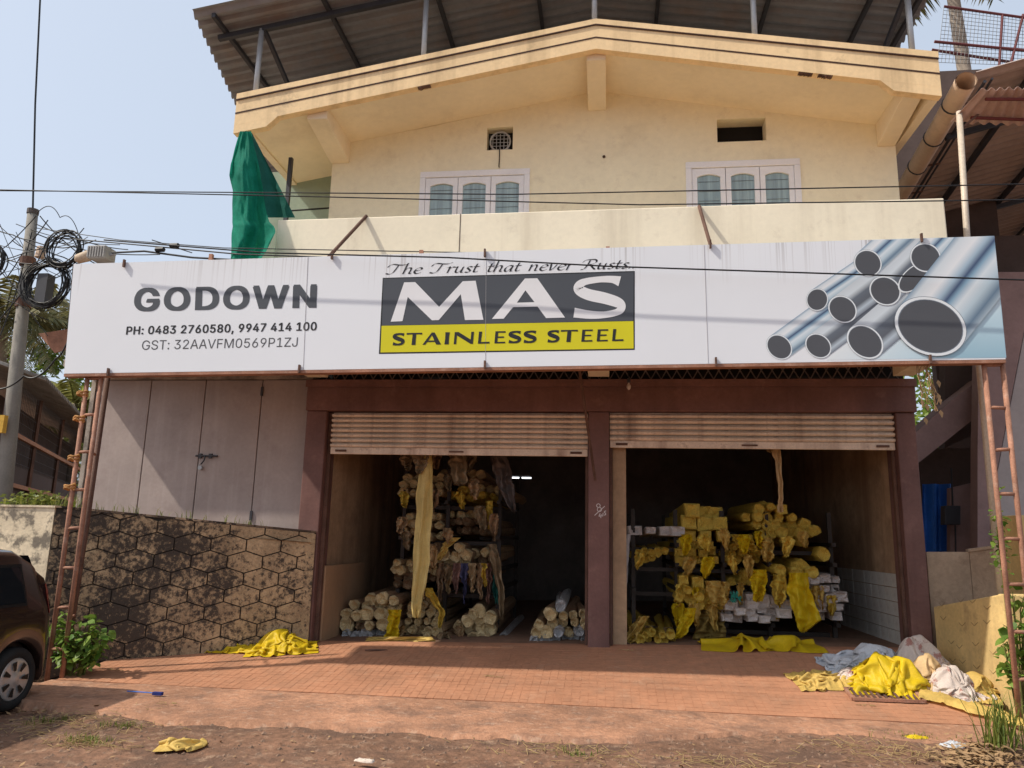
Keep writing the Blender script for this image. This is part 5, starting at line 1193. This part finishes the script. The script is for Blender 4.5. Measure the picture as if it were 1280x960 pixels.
# rack frames
def rack(xs_px, tiers, Y, y1, label):
    a = aY(xs_px[0], 700, Y); t = thing('storage_rack', label, 'rack', (a.x, Y+.5, .3))
    zt_ = aY(xs_px[0], min(tiers)-45, Y).z
    for px_ in xs_px:
        x = aY(px_, 700, Y).x
        for yy in (Y+.12, y1): MB().bar((x, yy, .26), (x, yy, zt_), .05).build('upright', RACKM, t)
        for py_ in tiers: z = aY(px_, py_, Y).z; MB().bar((x, Y-.05, z), (x, y1+.1, z), .05, .05).build('arm', RACKM, t)
    for py_ in tiers:
        z = aY(xs_px[0], py_, Y).z-.055
        MB().bar((aY(xs_px[0], py_, Y).x, Y+.2, z), (aY(xs_px[-1], py_, Y).x, Y+.2, z), .05, .05).build('cross_bar', RACKM, t)
rack((500, 556, 622), (738, 712, 672, 628), 1.15, 3.3, 'dark steel tube rack in the left bay')
rack((792, 846, 905, 962, 1042), (781, 737, 706, 681), .95, 3.2, 'dark steel tube rack in the right bay')
import numpy as np
def cloth(c, size, squeeze, fills, mat, label, seed, rot=0, n=54, steps=80, name='plastic_sack', zf=None, grp=None, cat='sack', lift=.12):
    """a sheet dropped and scrunched on the ground: position-based cloth"""
    rg = random.Random(int(seed*100)); a, b = size; nx = n; ny = max(8, int(n*b/a)); dx = a/(nx-1); dy = b/(ny-1)
    U, V = np.meshgrid(np.linspace(-.5, .5, nx), np.linspace(-.5, .5, ny), indexing='ij')
    nf = lambda s, o: np.array([[nz(U[i, j]*s+seed, V[i, j]*s*b/a+o, seed) for j in range(ny)] for i in range(nx)])
    X = U*a*squeeze+.10*a*squeeze*nf(3.5, 1.); Y = V*b*squeeze+.10*b*squeeze*nf(3.5, 5.)
    ca, sa = math.cos(rot), math.sin(rot); P = np.stack([c[0]+ca*X-sa*Y, c[1]+sa*X+ca*Y, np.zeros_like(X)], -1)
    def H(Q):
        x, y = Q[..., 0], Q[..., 1]
        if zf is None: t = np.clip(1+y/1.8, 0, 1); h = .02+t*(.305+.027*x)
        else: h = np.full_like(x, zf)
        for fx, fy, fr, fh in fills:
            r2 = ((x-c[0]-fx)**2+(y-c[1]-fy)**2)/fr**2; h = h+fh*np.clip(1-r2, 0, 1)**.8
        return h
    P[..., 2] = H(P)+.03+lift*(1+nf(4.2, 9.))+.7*lift*nf(9., 3.)+.45*lift*nf(19., 7.)
    O = P.copy(); dt2 = 9.8*(1/60)**2*.6; diag = math.hypot(dx, dy)
    cons = [((slice(1, None), slice(None)), (slice(None, -1), slice(None)), dx, 1.), ((slice(None), slice(1, None)), (slice(None), slice(None, -1)), dy, 1.),
            ((slice(1, None), slice(1, None)), (slice(None, -1), slice(None, -1)), diag, .8), ((slice(1, None), slice(None, -1)), (slice(None, -1), slice(1, None)), diag, .8),
            ((slice(2, None), slice(None)), (slice(None, -2), slice(None)), 2*dx, .03), ((slice(None), slice(2, None)), (slice(None), slice(None, -2)), 2*dy, .03)]
    for st_ in range(steps):
        Vv = (P-O)*.95; O = P.copy(); P = P+Vv; P[..., 2] -= dt2
        for it in range(7):
            for A, B_, L_, k in cons:
                D = P[A]-P[B_]; l = np.linalg.norm(D, axis=-1, keepdims=True)+1e-9; C_ = D*((l-L_)/l)*(.5*k*.9)
                P[A] = P[A]-C_; P[B_] = P[B_]+C_
            h = H(P)+.008; m_ = P[..., 2] < h; P[..., 2] = np.where(m_, h, P[..., 2])
        cp_ = P[..., 2] < h+.012; P[..., :2] = np.where(cp_[..., None], O[..., :2]*.85+P[..., :2]*.15, P[..., :2]); O[..., :2] = np.where(cp_[..., None], P[..., :2], O[..., :2])
    mb = MB(); vs = [tuple(P[i, j]) for i in range(nx) for j in range(ny)]
    mb.add(vs, [(i*ny+j, (i+1)*ny+j, (i+1)*ny+j+1, i*ny+j+1) for i in range(nx-1) for j in range(ny-1)])
    o = mb.build(name, mat, smooth=True, label=label, cat=cat, group=grp)
    md = o.modifiers.new('solid', 'SOLIDIFY'); md.thickness = .003
    md = o.modifiers.new('sub', 'SUBSURF'); md.levels = 1; md.render_levels = 1
    return o
# long strips and bags hanging in the store
def strip(pts, Y, mat, label, name='hanging_strip', cat='plastic strip', fold=.03, grp=None, n=30, seed=0):
    # pts: (py, x0, x1) from top to bottom
    def f(u, v):
        t = v*(len(pts)-1); k = min(int(t), len(pts)-2); q = t-k
        py_, a, b = [pts[k][i]+(pts[k+1][i]-pts[k][i])*q for i in range(3)]
        yy = Y+fold*math.sin(u*9+v*4+seed)+fold*.9*nz(u*4+seed, v*9, seed)+fold*.4*nz(u*13, v*15, seed+2)
        fr = (2.5*nz(u*9, seed, 7)+3*nz(u*23, seed, 3))*max(0, v-.85)/.15
        return aY(a+(b-a)*u+2.6*nz(v*5, seed, u*2)+1.6*nz(v*14, seed+4, u*4), py_+fr, yy)
    return MB().grid(f, 22, n+10).build(name, mat, smooth=True, label=label, cat=cat, group=grp)
strip([(560, 527, 540), (590, 524, 541), (640, 520, 541), (700, 516, 537), (745, 514, 529), (772, 516, 526)], .35, STRIPY, 'long straw-yellow plastic strip hanging from the left shutter to the floor', fold=.03)
strip([(562, 512, 538), (575, 516, 536), (592, 521, 528)], .3, BSACK, 'brown rag knotted to the left shutter edge', fold=.04)
strip([(565, 560, 582), (580, 562, 584), (602, 566, 584), (606, 570, 582)], .6, BSACK, 'brown plastic bag hanging from the top of the left bay', 'hanging_bag', 'bag', .05)
strip([(566, 610, 632), (590, 618, 640), (610, 622, 642), (640, 640, 646)], .9, M('smoky_plastic', (.16, .13, .12), .4, spec=.4, trans=.2), 'smoky plastic sheet hanging at the right of the left rack', fold=.05)
strip([(566, 498, 516), (580, 502, 515), (588, 508, 514)], .6, BSACK, 'crumpled brown plastic at the top left of the left rack', fold=.05)
strip([(626, 606, 616), (640, 608, 616), (655, 610, 617), (662, 611, 615)], 1.0, YPACK, 'short yellow strip hanging in the left rack', fold=.03)
strip([(680, 608, 620), (700, 614, 626), (740, 622, 630), (775, 626, 630)], .8, BSACK, 'long brown strip hanging at the right of the coloured strips', fold=.04)
strip([(672, 560, 576), (684, 552, 562), (700, 544, 552)], .8, YSACK2, 'short yellow band slanting across the left rack', fold=.02)
strip([(735, 528, 540), (745, 534, 546), (765, 548, 556), (785, 548, 552)], .6, YPACK, 'mustard strip curling down beside the long cream strip', fold=.04)
cols = [((.30, .20, .12), 'brown'), ((.42, .30, .16), 'tan'), ((.30, .17, .14), 'dusty pink'), ((.10, .10, .20), 'slate blue'), ((.50, .36, .2), 'straw'), ((.42, .28, .16), 'ochre'), ((.30, .16, .12), 'russet'), ((.03, .17, .14), 'green')]
for k, (c, nm) in enumerate(cols):
    x = 548+k*10; strip([(704, x-3, x+8), (718, x-3+rt_.uniform(-3, 3), x+7), (732, x-1+rt_.uniform(-3, 3), x+5), (742+rt_.uniform(-4, 14), x+1, x+4)], .8+.03*k, M('strip_'+nm, c, .6, .3, 6, .2, .1, 80, trans=.15), nm+' plastic strip in the row dangling below the cream tube ends', fold=.04, seed=k, grp='strips dangling from the left rack', n=14)
strip([(680, 532, 546), (690, 536, 548), (705, 538, 545), (712, 540, 542)], .9, PAPERB, 'brown paper flap hanging from the middle tier of the left rack', fold=.03)
strip([(762, 484, 502), (775, 486, 500), (790, 482, 498), (800, 478, 500)], .5, YSACK, 'yellow rag hanging over the heap beside the left jamb', 'yellow_rag', 'rag', .05)
strip([(796, 460, 540), (802, 456, 545)], .2, YSACK2, 'flat cream plastic lying at the sill of the left bay', 'plastic_sheet', 'sheet', .04, n=6)
strip([(790, 548, 560), (803, 545, 566)], .55, BSACK, 'crumpled brown wrapping on the floor between the heaps', 'wrapping', 'wrapping', .06, n=8)
strip([(553, 958, 968), (562, 966, 976), (585, 970, 978), (625, 973, 978), (640, 972, 980)], .3, CSACK, 'cream strip hanging from the right shutter to the yellow heap', fold=.02)
strip([(552, 956, 966), (558, 956, 967), (565, 960, 966)], .25, CSACK, 'knot of cream cloth at the right shutter edge', 'cloth_knot', 'knot', .04, n=8)
strip([(716, 986, 1010), (735, 984, 1012), (755, 988, 1020), (775, 994, 1026), (790, 1000, 1008)], .45, YSACK, 'wide yellow plastic sheet hanging in front of the right rack', 'hanging_sheet', 'sheet', .06)
strip([(712, 941, 958), (725, 938, 960), (740, 940, 956), (752, 942, 954)], .5, YSACK, 'bright yellow bag hanging at the middle of the right rack', 'hanging_bag', 'bag', .07)
strip([(718, 966, 982), (732, 964, 984), (748, 966, 982), (756, 970, 978)], .55, YPACK, 'mustard bag hanging left of the wide yellow sheet', 'hanging_bag', 'bag', .06)
strip([(726, 880, 900), (738, 884, 906), (752, 888, 908), (758, 892, 906)], .55, YSACK2, 'pale yellow bag bulging from the third right tier', 'hanging_bag', 'bag', .07)
strip([(760, 856, 870), (775, 850, 868), (792, 844, 858), (798, 842, 852)], .5, YSACK, 'yellow strip hanging from the lowest right tier', fold=.04)
strip([(762, 872, 906), (780, 870, 906), (800, 866, 908)], .75, M('dim_mustard', (.26, .18, .05), .7, trans=.1), 'dim mustard curtain of wrapping below the lowest right tier', 'wrapping_curtain', 'wrapping', .08)
strip([(668, 912, 940), (680, 920, 944), (690, 926, 950)], .8, YPACK, 'mustard rag draped between the top and second right tiers', 'draped_rag', 'rag', .06)
strip([(672, 952, 966), (682, 950, 968), (696, 952, 967), (702, 956, 964)], .75, YSACK2, 'yellow bag hanging below the big yellow heap', 'hanging_bag', 'bag', .07)
strip([(770, 798, 812), (784, 788, 804), (800, 778, 794), (806, 774, 788)], .35, YSACK2, 'folded yellow sack leaning on the floor beside the middle column', 'folded_sack', 'sack', .05)
q = aF(952, 808); cloth((q.x, .16), (2.2, .75), .50, [(-.2, 0, .25, .05), (.25, 0, .2, .05)], YSACK, 'long yellow sack lying along the sill of the right bay', 12.4, 0, 44, 120, 'long_sack', None, None, 'sack', .09)
strip([(668, 782, 788), (720, 775, 785), (770, 770, 780), (795, 768, 775)], .25, M('grey_plank', (.36, .34, .33), .7), 'grey tapering board leaning inside the right bay', 'leaning_board', 'board', .004)
pt = MB()
for k in range(40): q = Vector((rt_.uniform(-1, 1), rt_.uniform(-1, 1), 0)); pt.add([aY(919+q.x*7, 747+q.y*6, .55), aY(919+q.x*7+3, 747+q.y*6+1, .53), aY(919+q.x*7+1, 747+q.y*6-3, .55)], [(0, 1, 2)])
pt.build('green_netting', M('teal_net', (.02, .22, .16), .6), label='small scrap of teal netting on the white packets', cat='netting')
# ragged flaps of wrapping drooping from the racks
fl_y = [(858, 676, 18), (880, 676, 14), (905, 668, 20), (930, 676, 16), (948, 672, 14), (985, 678, 18), (1004, 672, 12), (800, 699, 12), (862, 704, 16), (885, 704, 18), (915, 702, 16), (936, 702, 20), (852, 738, 20), (870, 742, 16), (905, 735, 18), (925, 736, 20), (848, 762, 26), (868, 762, 20), (890, 764, 24), (1022, 740, 22), (1040, 752, 18), (975, 752, 22), (812, 790, 14), (835, 792, 12)]
def flap_label(L_, k, side, tiers):
    tn = lambda y: min(tiers, key=lambda q: abs(q[0]-y))[1]
    same = sorted(q[0] for q in L_ if tn(q[1]) == tn(L_[k][1])); n_ = same.index(L_[k][0])
    return 'ragged wrapping flap, '+ORD[n_]+' from left along the '+tn(L_[k][1])+' of the '+side+' rack'
TR = ((675, 'top tier'), (702, 'second tier'), (738, 'third tier'), (762, 'lowest tier'), (791, 'foot')); TLf = ((575, 'ceiling edge'), (618, 'top tier'), (655, 'middle tier'), (685, 'third tier'), (735, 'lowest tier'), (789, 'foot'))
for k, (x, y, L_) in enumerate(fl_y):
    w_ = rt_.uniform(6, 13); sk = rt_.uniform(-5, 5)
    strip([(y-8, x-w_*.6, x+w_*.5), (y-2, x-w_*.75, x+w_*.7), (y+L_*.5, x-w_*.5+sk*.5, x+w_*.5+sk*.5), (y+L_, x-w_*.2+sk, x+w_*.25+sk)], .70+rt_.uniform(-.1, .1), rt_.choice((YSACK2, YPACK, YEND, YSACK, BSACK)), flap_label(fl_y, k, 'right', TR), 'wrapping_flap', 'wrapping', .05, 'wrapping flaps on the right rack', 12, k*1.7)
fl_b = [(505, 622, 12), (545, 620, 18), (560, 600, 14), (592, 606, 18), (508, 672, 16), (540, 690, 20), (525, 734, 14), (560, 668, 12), (600, 640, 22), (618, 650, 26), (590, 576, 14), (545, 572, 14), (452, 786, 12), (575, 790, 12), (500, 790, 10), (575, 622, 14), (560, 712, 18), (605, 712, 20), (618, 700, 24), (503, 654, 12)]
for k, (x, y, L_) in enumerate(fl_b):
    w_ = rt_.uniform(5, 11); sk = rt_.uniform(-5, 5)
    strip([(y-8, x-w_*.6, x+w_*.5), (y-2, x-w_*.75, x+w_*.7), (y+L_*.5, x-w_*.5+sk*.5, x+w_*.5+sk*.5), (y+L_, x-w_*.2+sk, x+w_*.25+sk)], .82+rt_.uniform(-.1, .1), rt_.choice((BSACK, PAPERB, PAPERR, YPACK, BSACK, CSACK)), flap_label(fl_b, k, 'left', TLf), 'wrapping_flap', 'wrapping', .05, 'wrapping flaps on the left rack', 12, k*2.3+.5)
# lit tube lamp far inside
tl_ = thing('tube_light', 'lit white tube lamp deep inside the left bay', 'lamp', tuple(aY(652, 597, 5.5)))
a, b = aY(638, 597, 5.5), aY(664, 597.5, 5.5); EM = bpy.data.materials.new('lit_tube'); EM.use_nodes = True; e_ = EM.node_tree.nodes['Principled BSDF']; e_.inputs['Emission Color'].default_value = (.95, .97, 1, 1); e_.inputs['Emission Strength'].default_value = 2.0
MB().tube([a, a.lerp(b, .42)], .014, 8).build('tube', EM, tl_); MB().tube([a.lerp(b, .55), b], .014, 8).build('tube', EM, tl_)
MB().bar(a+Vector((0, .03, .03)), b+Vector((0, .03, .03)), .04, .03).build('batten', GREYC, tl_)

# ------------------------------------------------------------------ sacks on the ramp
def heap(c, rx, ry, h, mat, label, seed, name='plastic_sack', rot=0, zf=None, nu=110, nv=46, grp=None, sharp=1.):
    ca, sa = math.cos(rot), math.sin(rot); zf = zf or ramp_z; rg = random.Random(int(seed*1000))
    folds = []
    for k in range(15):
        a = rg.uniform(0, 6.283); r0_ = rg.uniform(0, .55); L_ = rg.uniform(.25, .75); d = a+rg.gauss(0, .8)
        p0_ = (r0_*math.cos(a), r0_*math.sin(a)); folds.append((p0_, (p0_[0]+L_*math.cos(d), p0_[1]+L_*math.sin(d)), rg.uniform(.12, .30), rg.uniform(.45, 1.0), rg.uniform(-1, 1)))
    def f(u, v):
        t = u*2*math.pi; R = 1+.38*nz(math.cos(t)*1.2+seed, math.sin(t)*1.2, seed*.7)+.22*nz(math.cos(t)*3.5, math.sin(t)*3.5+seed, 2)+.08*nz(math.cos(t)*9, math.sin(t)*9+seed, 6)
        r = v*R; x = r*math.cos(t); y = r*math.sin(t)
        wx_ = x+.10*nz(x*3, y*3, seed)+.04*nz(x*8, y*8, seed+2); wy_ = y+.10*nz(x*3, y*3, seed+5)+.04*nz(x*8, y*8, seed+7)
        best = .22
        for (p0_, p1_, w_, H, sk) in folds:
            dx, dy = p1_[0]-p0_[0], p1_[1]-p0_[1]; L2 = dx*dx+dy*dy; s_ = max(0, min(1, ((wx_-p0_[0])*dx+(wy_-p0_[1])*dy)/L2))
            ex, ey = wx_-p0_[0]-s_*dx, wy_-p0_[1]-s_*dy; dd = math.hypot(ex, ey)/(w_*(1-.45*s_))
            if dd < 1.6:
                hh_ = H*(1-.35*s_)*max(0, 1-(dd/1.6)**1.5)
                best = max(best, hh_+.12)
        env = (max(0, 1-v**3.2))**.6
        wr = .07*sharp*(1-abs(nz(x*4+seed, y*9, 3))*2.4)+.045*sharp*(1-abs(nz(x*15, y*7+seed, 5))*2.4)+.02*nz(x*30, y*30, seed)
        hh = h*env*(best+wr*best+.05*wr)
        hh = max(hh, .006+.010*(1+nz(x*6, y*6, seed)))*(1 if v < .999 else .2)
        ov = 1+.10*nz(x*4, y*4, seed+11)*env
        X = c[0]+(ca*x*rx-sa*y*ry)*ov; Y = c[1]+(sa*x*rx+ca*y*ry)*ov
        return (X, Y, zf(X, Y)+hh)
    return MB().grid(f, nu, nv, True).build(name, mat, smooth=True, label=label, cat='sack', group=grp)
p = aF(335, 812)
cloth((p.x+.16, p.y+.02), (1.5, 1.1), .44, [(0.05, 0, .26, .12), (-.12, .05, .2, .07)], YSACK, 'crumpled bright yellow sack on the ramp by the patterned wall, right piece', 1.3, rot=.35, grp='yellow sacks by the patterned wall')
cloth((p.x-.33, p.y+.03), (1.2, .7), .50, [(0, 0, .22, .04)], YSACK, 'crumpled flat yellow sack on the ramp by the patterned wall, left piece', 4.1, rot=.1, grp='yellow sacks by the patterned wall', lift=.07)
G2 = 'sacks heaped by the right column'
def hp_(px_, py_, sz, sq, fills, mat, label, seed, rot=0, lift=.12):
    q = aF(px_, py_); cloth((q.x, q.y), sz, sq, fills, mat, label, seed, rot, grp=G2, lift=lift)
hp_(1080, 834, (1.7, 1.05), .40, [(-.12, .02, .2, .09), (.16, .05, .2, .17), (.02, -.08, .16, .06)], GSACK, 'grey-blue plastic sack at the back left of the heap by the right column', 2.2, .1)
hp_(1152, 836, (1.25, 1.0), .38, [(-.06, .04, .16, .27), (.10, -.02, .14, .18), (-.16, -.05, .10, .12)], WSACK, 'white sack with red print at the back of the heap by the right column', 5.5, -.2)
hp_(1110, 856, (1.75, 1.2), .38, [(-.14, .02, .2, .13), (.08, .06, .22, .17), (.2, -.05, .16, .10), (-.05, -.1, .14, .07)], YSACK, 'glossy bright yellow sack at the front of the heap by the right column', 7.7, -.05)
hp_(1033, 852, (1.25, .7), .50, [(0, 0, .2, .03)], YSACK2, 'flat yellow sack at the left edge of the heap by the right column', 9.1, .15, .07)
hp_(1062, 850, (.7, .55), .42, [(0, 0, .12, .09)], WSACK, 'small white crumpled sack between the grey and yellow sacks', 19.1, .2, .06)
hp_(1163, 856, (1.1, .95), .36, [(-.05, .03, .12, .25), (.07, -.05, .12, .17), (-.1, -.08, .1, .10)], CSACK, 'cream folded sack in the middle of the heap by the right column', 3.4, .9)
hp_(1196, 866, (1.1, .9), .38, [(-.08, .02, .12, .22), (.07, .04, .11, .15), (.02, -.09, .1, .10)], WSACK, 'white and brown printed sack at the right of the heap', 6.6, .3)
hp_(1219, 864, (1.05, .7), .45, [(0, 0, .14, .17)], YSACK2, 'yellow sack edge at the right end of the heap by the yellow wall', 8.3, 1.3)
def tail(u, v):
    P = [(1150, 872), (1180, 878), (1210, 889), (1245, 897), (1290, 915)]; t = v*4; k = min(int(t), 3); q = t-k
    px_ = P[k][0]+(P[k+1][0]-P[k][0])*q; py_ = P[k][1]+(P[k+1][1]-P[k][1])*q; c = aF(px_, py_)
    wv = .10+.03*nz(v*6, 2); y = c.y+(u-.5)*2*wv; x = c.x+(u-.5)*.1
    return (x, y, max(ramp_z(x, y), gz(x, y), .02)+.03+.035*abs(nz(u*4, v*14, 3))+.03*math.sin(u*math.pi))
MB().grid(tail, 10, 50).build('cloth_tail', YSACK2, smooth=True, label='long faded yellow cloth trailing from the heap to the right post', cat='cloth')
# metal grating lying flat on the ramp
c = aF(1108, 872); GRT = thing('floor_grating', 'rusty rectangular metal grating lying on the ramp before the sacks', 'grating', (c.x, c.y, c.z))
def gpt(a, b): x = c.x+a; y = c.y+b; return Vector((x, y, ramp_z(x, y)+.02))
for a0, b0, a1, b1 in ((-.33, -.11, .30, -.11), (-.33, .13, .30, .13), (-.33, -.11, -.33, .13), (.30, -.11, .30, .13)): MB().bar(gpt(a0, b0), gpt(a1, b1), .03, .025).build('frame_bar', RUST, GRT)
for k in range(1, 12): a = -.33+k*.0525; MB().bar(gpt(a, -.1), gpt(a, .12), .022, .012).build('slat', RUSTD, GRT)
# litter
def crum(px_, py_, s, mat, label, seed, h=.06, ry=.6):
    q = aZ(px_, py_, 0); heap((q.x, q.y), s, s*ry, h, mat, label, seed, 'litter', zf=lambda x, y: max(gz(x, y), -.01) if y < -1.8 else ramp_z(x, y), nu=28, nv=12)
q = aZ(228, 930, 0); cloth((q.x, q.y), (.5, .4), .42, [(0, 0, .08, .05)], YSACK2, 'torn yellow wrapper on the earth near the bottom left', 3.3, .2, 20, 100, 'litter', -.02, None, 'litter', .06)
crum(457, 951, .07, flat('paper_white', (.6, .5, .42), .9), 'small pale paper scrap at the bottom of the photo', 8.1, .012, .35)
crum(1145, 922, .09, YSACK, 'small bright yellow scrap on the weeds right of the ramp', 5.1, .03, .5)
crum(1192, 932, .09, GSACK, 'small white plastic scrap near the right grass clump', 2.9, .04, .6)
c = aZ(185, 868, .02); BR = thing('blue_brush', 'thin blue brush lying on the apron near the car', 'brush', (c.x, c.y, .02))
MB().tube([(c.x-.22, c.y+.02, .035), (c.x+.05, c.y, .035)], .005, 6).build('handle', BLUET, BR); MB().box(c.x+.05, c.x+.14, c.y-.018, c.y+.018, .018, .045).build('head', M('navy_bristle', (.02, .03, .16), .8), BR)
c = aF(470, 814); MB().tube([(c.x-.12, c.y-.03, c.z+.012), (c.x, c.y, c.z+.014), (c.x+.12, c.y+.05, c.z+.012)], [.008, .012, .006], 6).build('stick', RUSTD, label='short dark stick on the ramp before the left bay', cat='stick')
for i, (px_, py_) in enumerate(((613, 846), (783, 813), (148, 838), (215, 880), (1080, 882))):
    q = aF(px_, py_); mb = MB(); rng2 = random.Random(i)
    for k in range(14): e = Vector((rng2.gauss(0, .05), rng2.gauss(0, .02), 0)); mb.bar((q.x+e.x, q.y+e.y, q.z+.006), (q.x+e.x+rng2.gauss(0, .03), q.y+e.y+rng2.gauss(0, .01), q.z+.008), .005, .003)
    mb.build('straw_bits', DRY, label=('straw bits on the lit ramp below the middle column', 'pale scrap of straw at the shadow by the middle column', 'dry bits on the ramp near the left post', 'dry straw bits on the apron near the blue brush', 'dark bits before the grating')[i], cat='straw')
# scattered gravel, dry grass, leaves on the earth
rng = random.Random(11); st = MB(); dg = MB(); wg = MB(); lv = MB()
def spot():
    while True:
        x = rng.uniform(-6, 4.6); y = rng.uniform(-4.6, -2.0)
        if y < front(x)+.1: return x, y, gz(x, y)
for k in range(5200):
    x, y, z = spot(); s = .004+.024*rng.random()**4
    st.add([(x+s*rng.uniform(.6, 1.3)*a, y+s*rng.uniform(.6, 1.3)*b, z+s*.7*cc) for a, b, cc in ((1, 0, 0), (0, 1, 0), (-1, 0, 0), (0, -1, 0), (.1, .1, .9))], [(0, 1, 4), (1, 2, 4), (2, 3, 4), (3, 0, 4)])
st.build('gravel', STONE, kind='stuff')
cl = [(aZ(a, b, 0), w_) for a, b, w_ in ((60, 905, .35), (130, 900, .3), (110, 925, .18), (150, 885, .2), (700, 935, .3), (1100, 935, .35), (1180, 945, .35), (1230, 945, .3), (880, 950, .3))]
for k in range(900):
    q, w_ = rng.choice(cl); x = q.x+rng.gauss(0, w_); y = q.y+rng.gauss(0, w_*.4)
    if y > front(x)+.15 and y > -2.6: continue
    z = gz(x, y); a = rng.uniform(0, 6.3); L_ = rng.uniform(.04, .14)
    dg.bar((x, y, z+.006), (x+L_*math.cos(a), y+L_*math.sin(a), z+.006+rng.uniform(0, .03)), .0035, .002)
dg.build('dry_straw', DRY, kind='stuff')
for a, b, n_, sp_ in ((110, 922, 46, .09), (150, 905, 26, .07), (60, 898, 26, .12), (1140, 920, 60, .12), (1105, 915, 30, .08), (720, 938, 18, .08), (95, 885, 20, .06)):
    q = aZ(a, b, 0)
    for k in range(n_): x, y = q.x+rng.gauss(0, sp_), q.y+rng.gauss(0, sp_*.5); blades(wg, (x, y, gz(x, y)), 3, .05, .012, rng, .003)
wg.build('ground_weeds', GRASS, kind='stuff')
def leafbit(x, y, z, s):
    a = rng.uniform(0, 6.3); d = Vector((math.cos(a), math.sin(a), rng.uniform(-.1, .5)))*s; e = Vector((-math.sin(a), math.cos(a), rng.uniform(-.4, .4)))*s*.45; p = Vector((x, y, z+.012))
    lv.add([p-d, p+e, p+d, p-e], [(0, 1, 2), (0, 2, 3)])
for k in range(420): q = aZ(1225+rng.gauss(0, 28), 940+rng.gauss(0, 9), .05); leafbit(q.x, q.y, gz(q.x, q.y)+rng.uniform(0, .06), rng.uniform(.02, .05))
for k in range(260): q = aZ(75+rng.gauss(0, 30), 872+rng.gauss(0, 12), 0); leafbit(q.x, q.y, gz(q.x, q.y)+rng.uniform(0, .03), rng.uniform(.015, .04))
for k in range(420): x, y, z = spot(); leafbit(x, y, z, rng.uniform(.008, .025))
lv.build('leaf_litter', ASHB, kind='stuff')
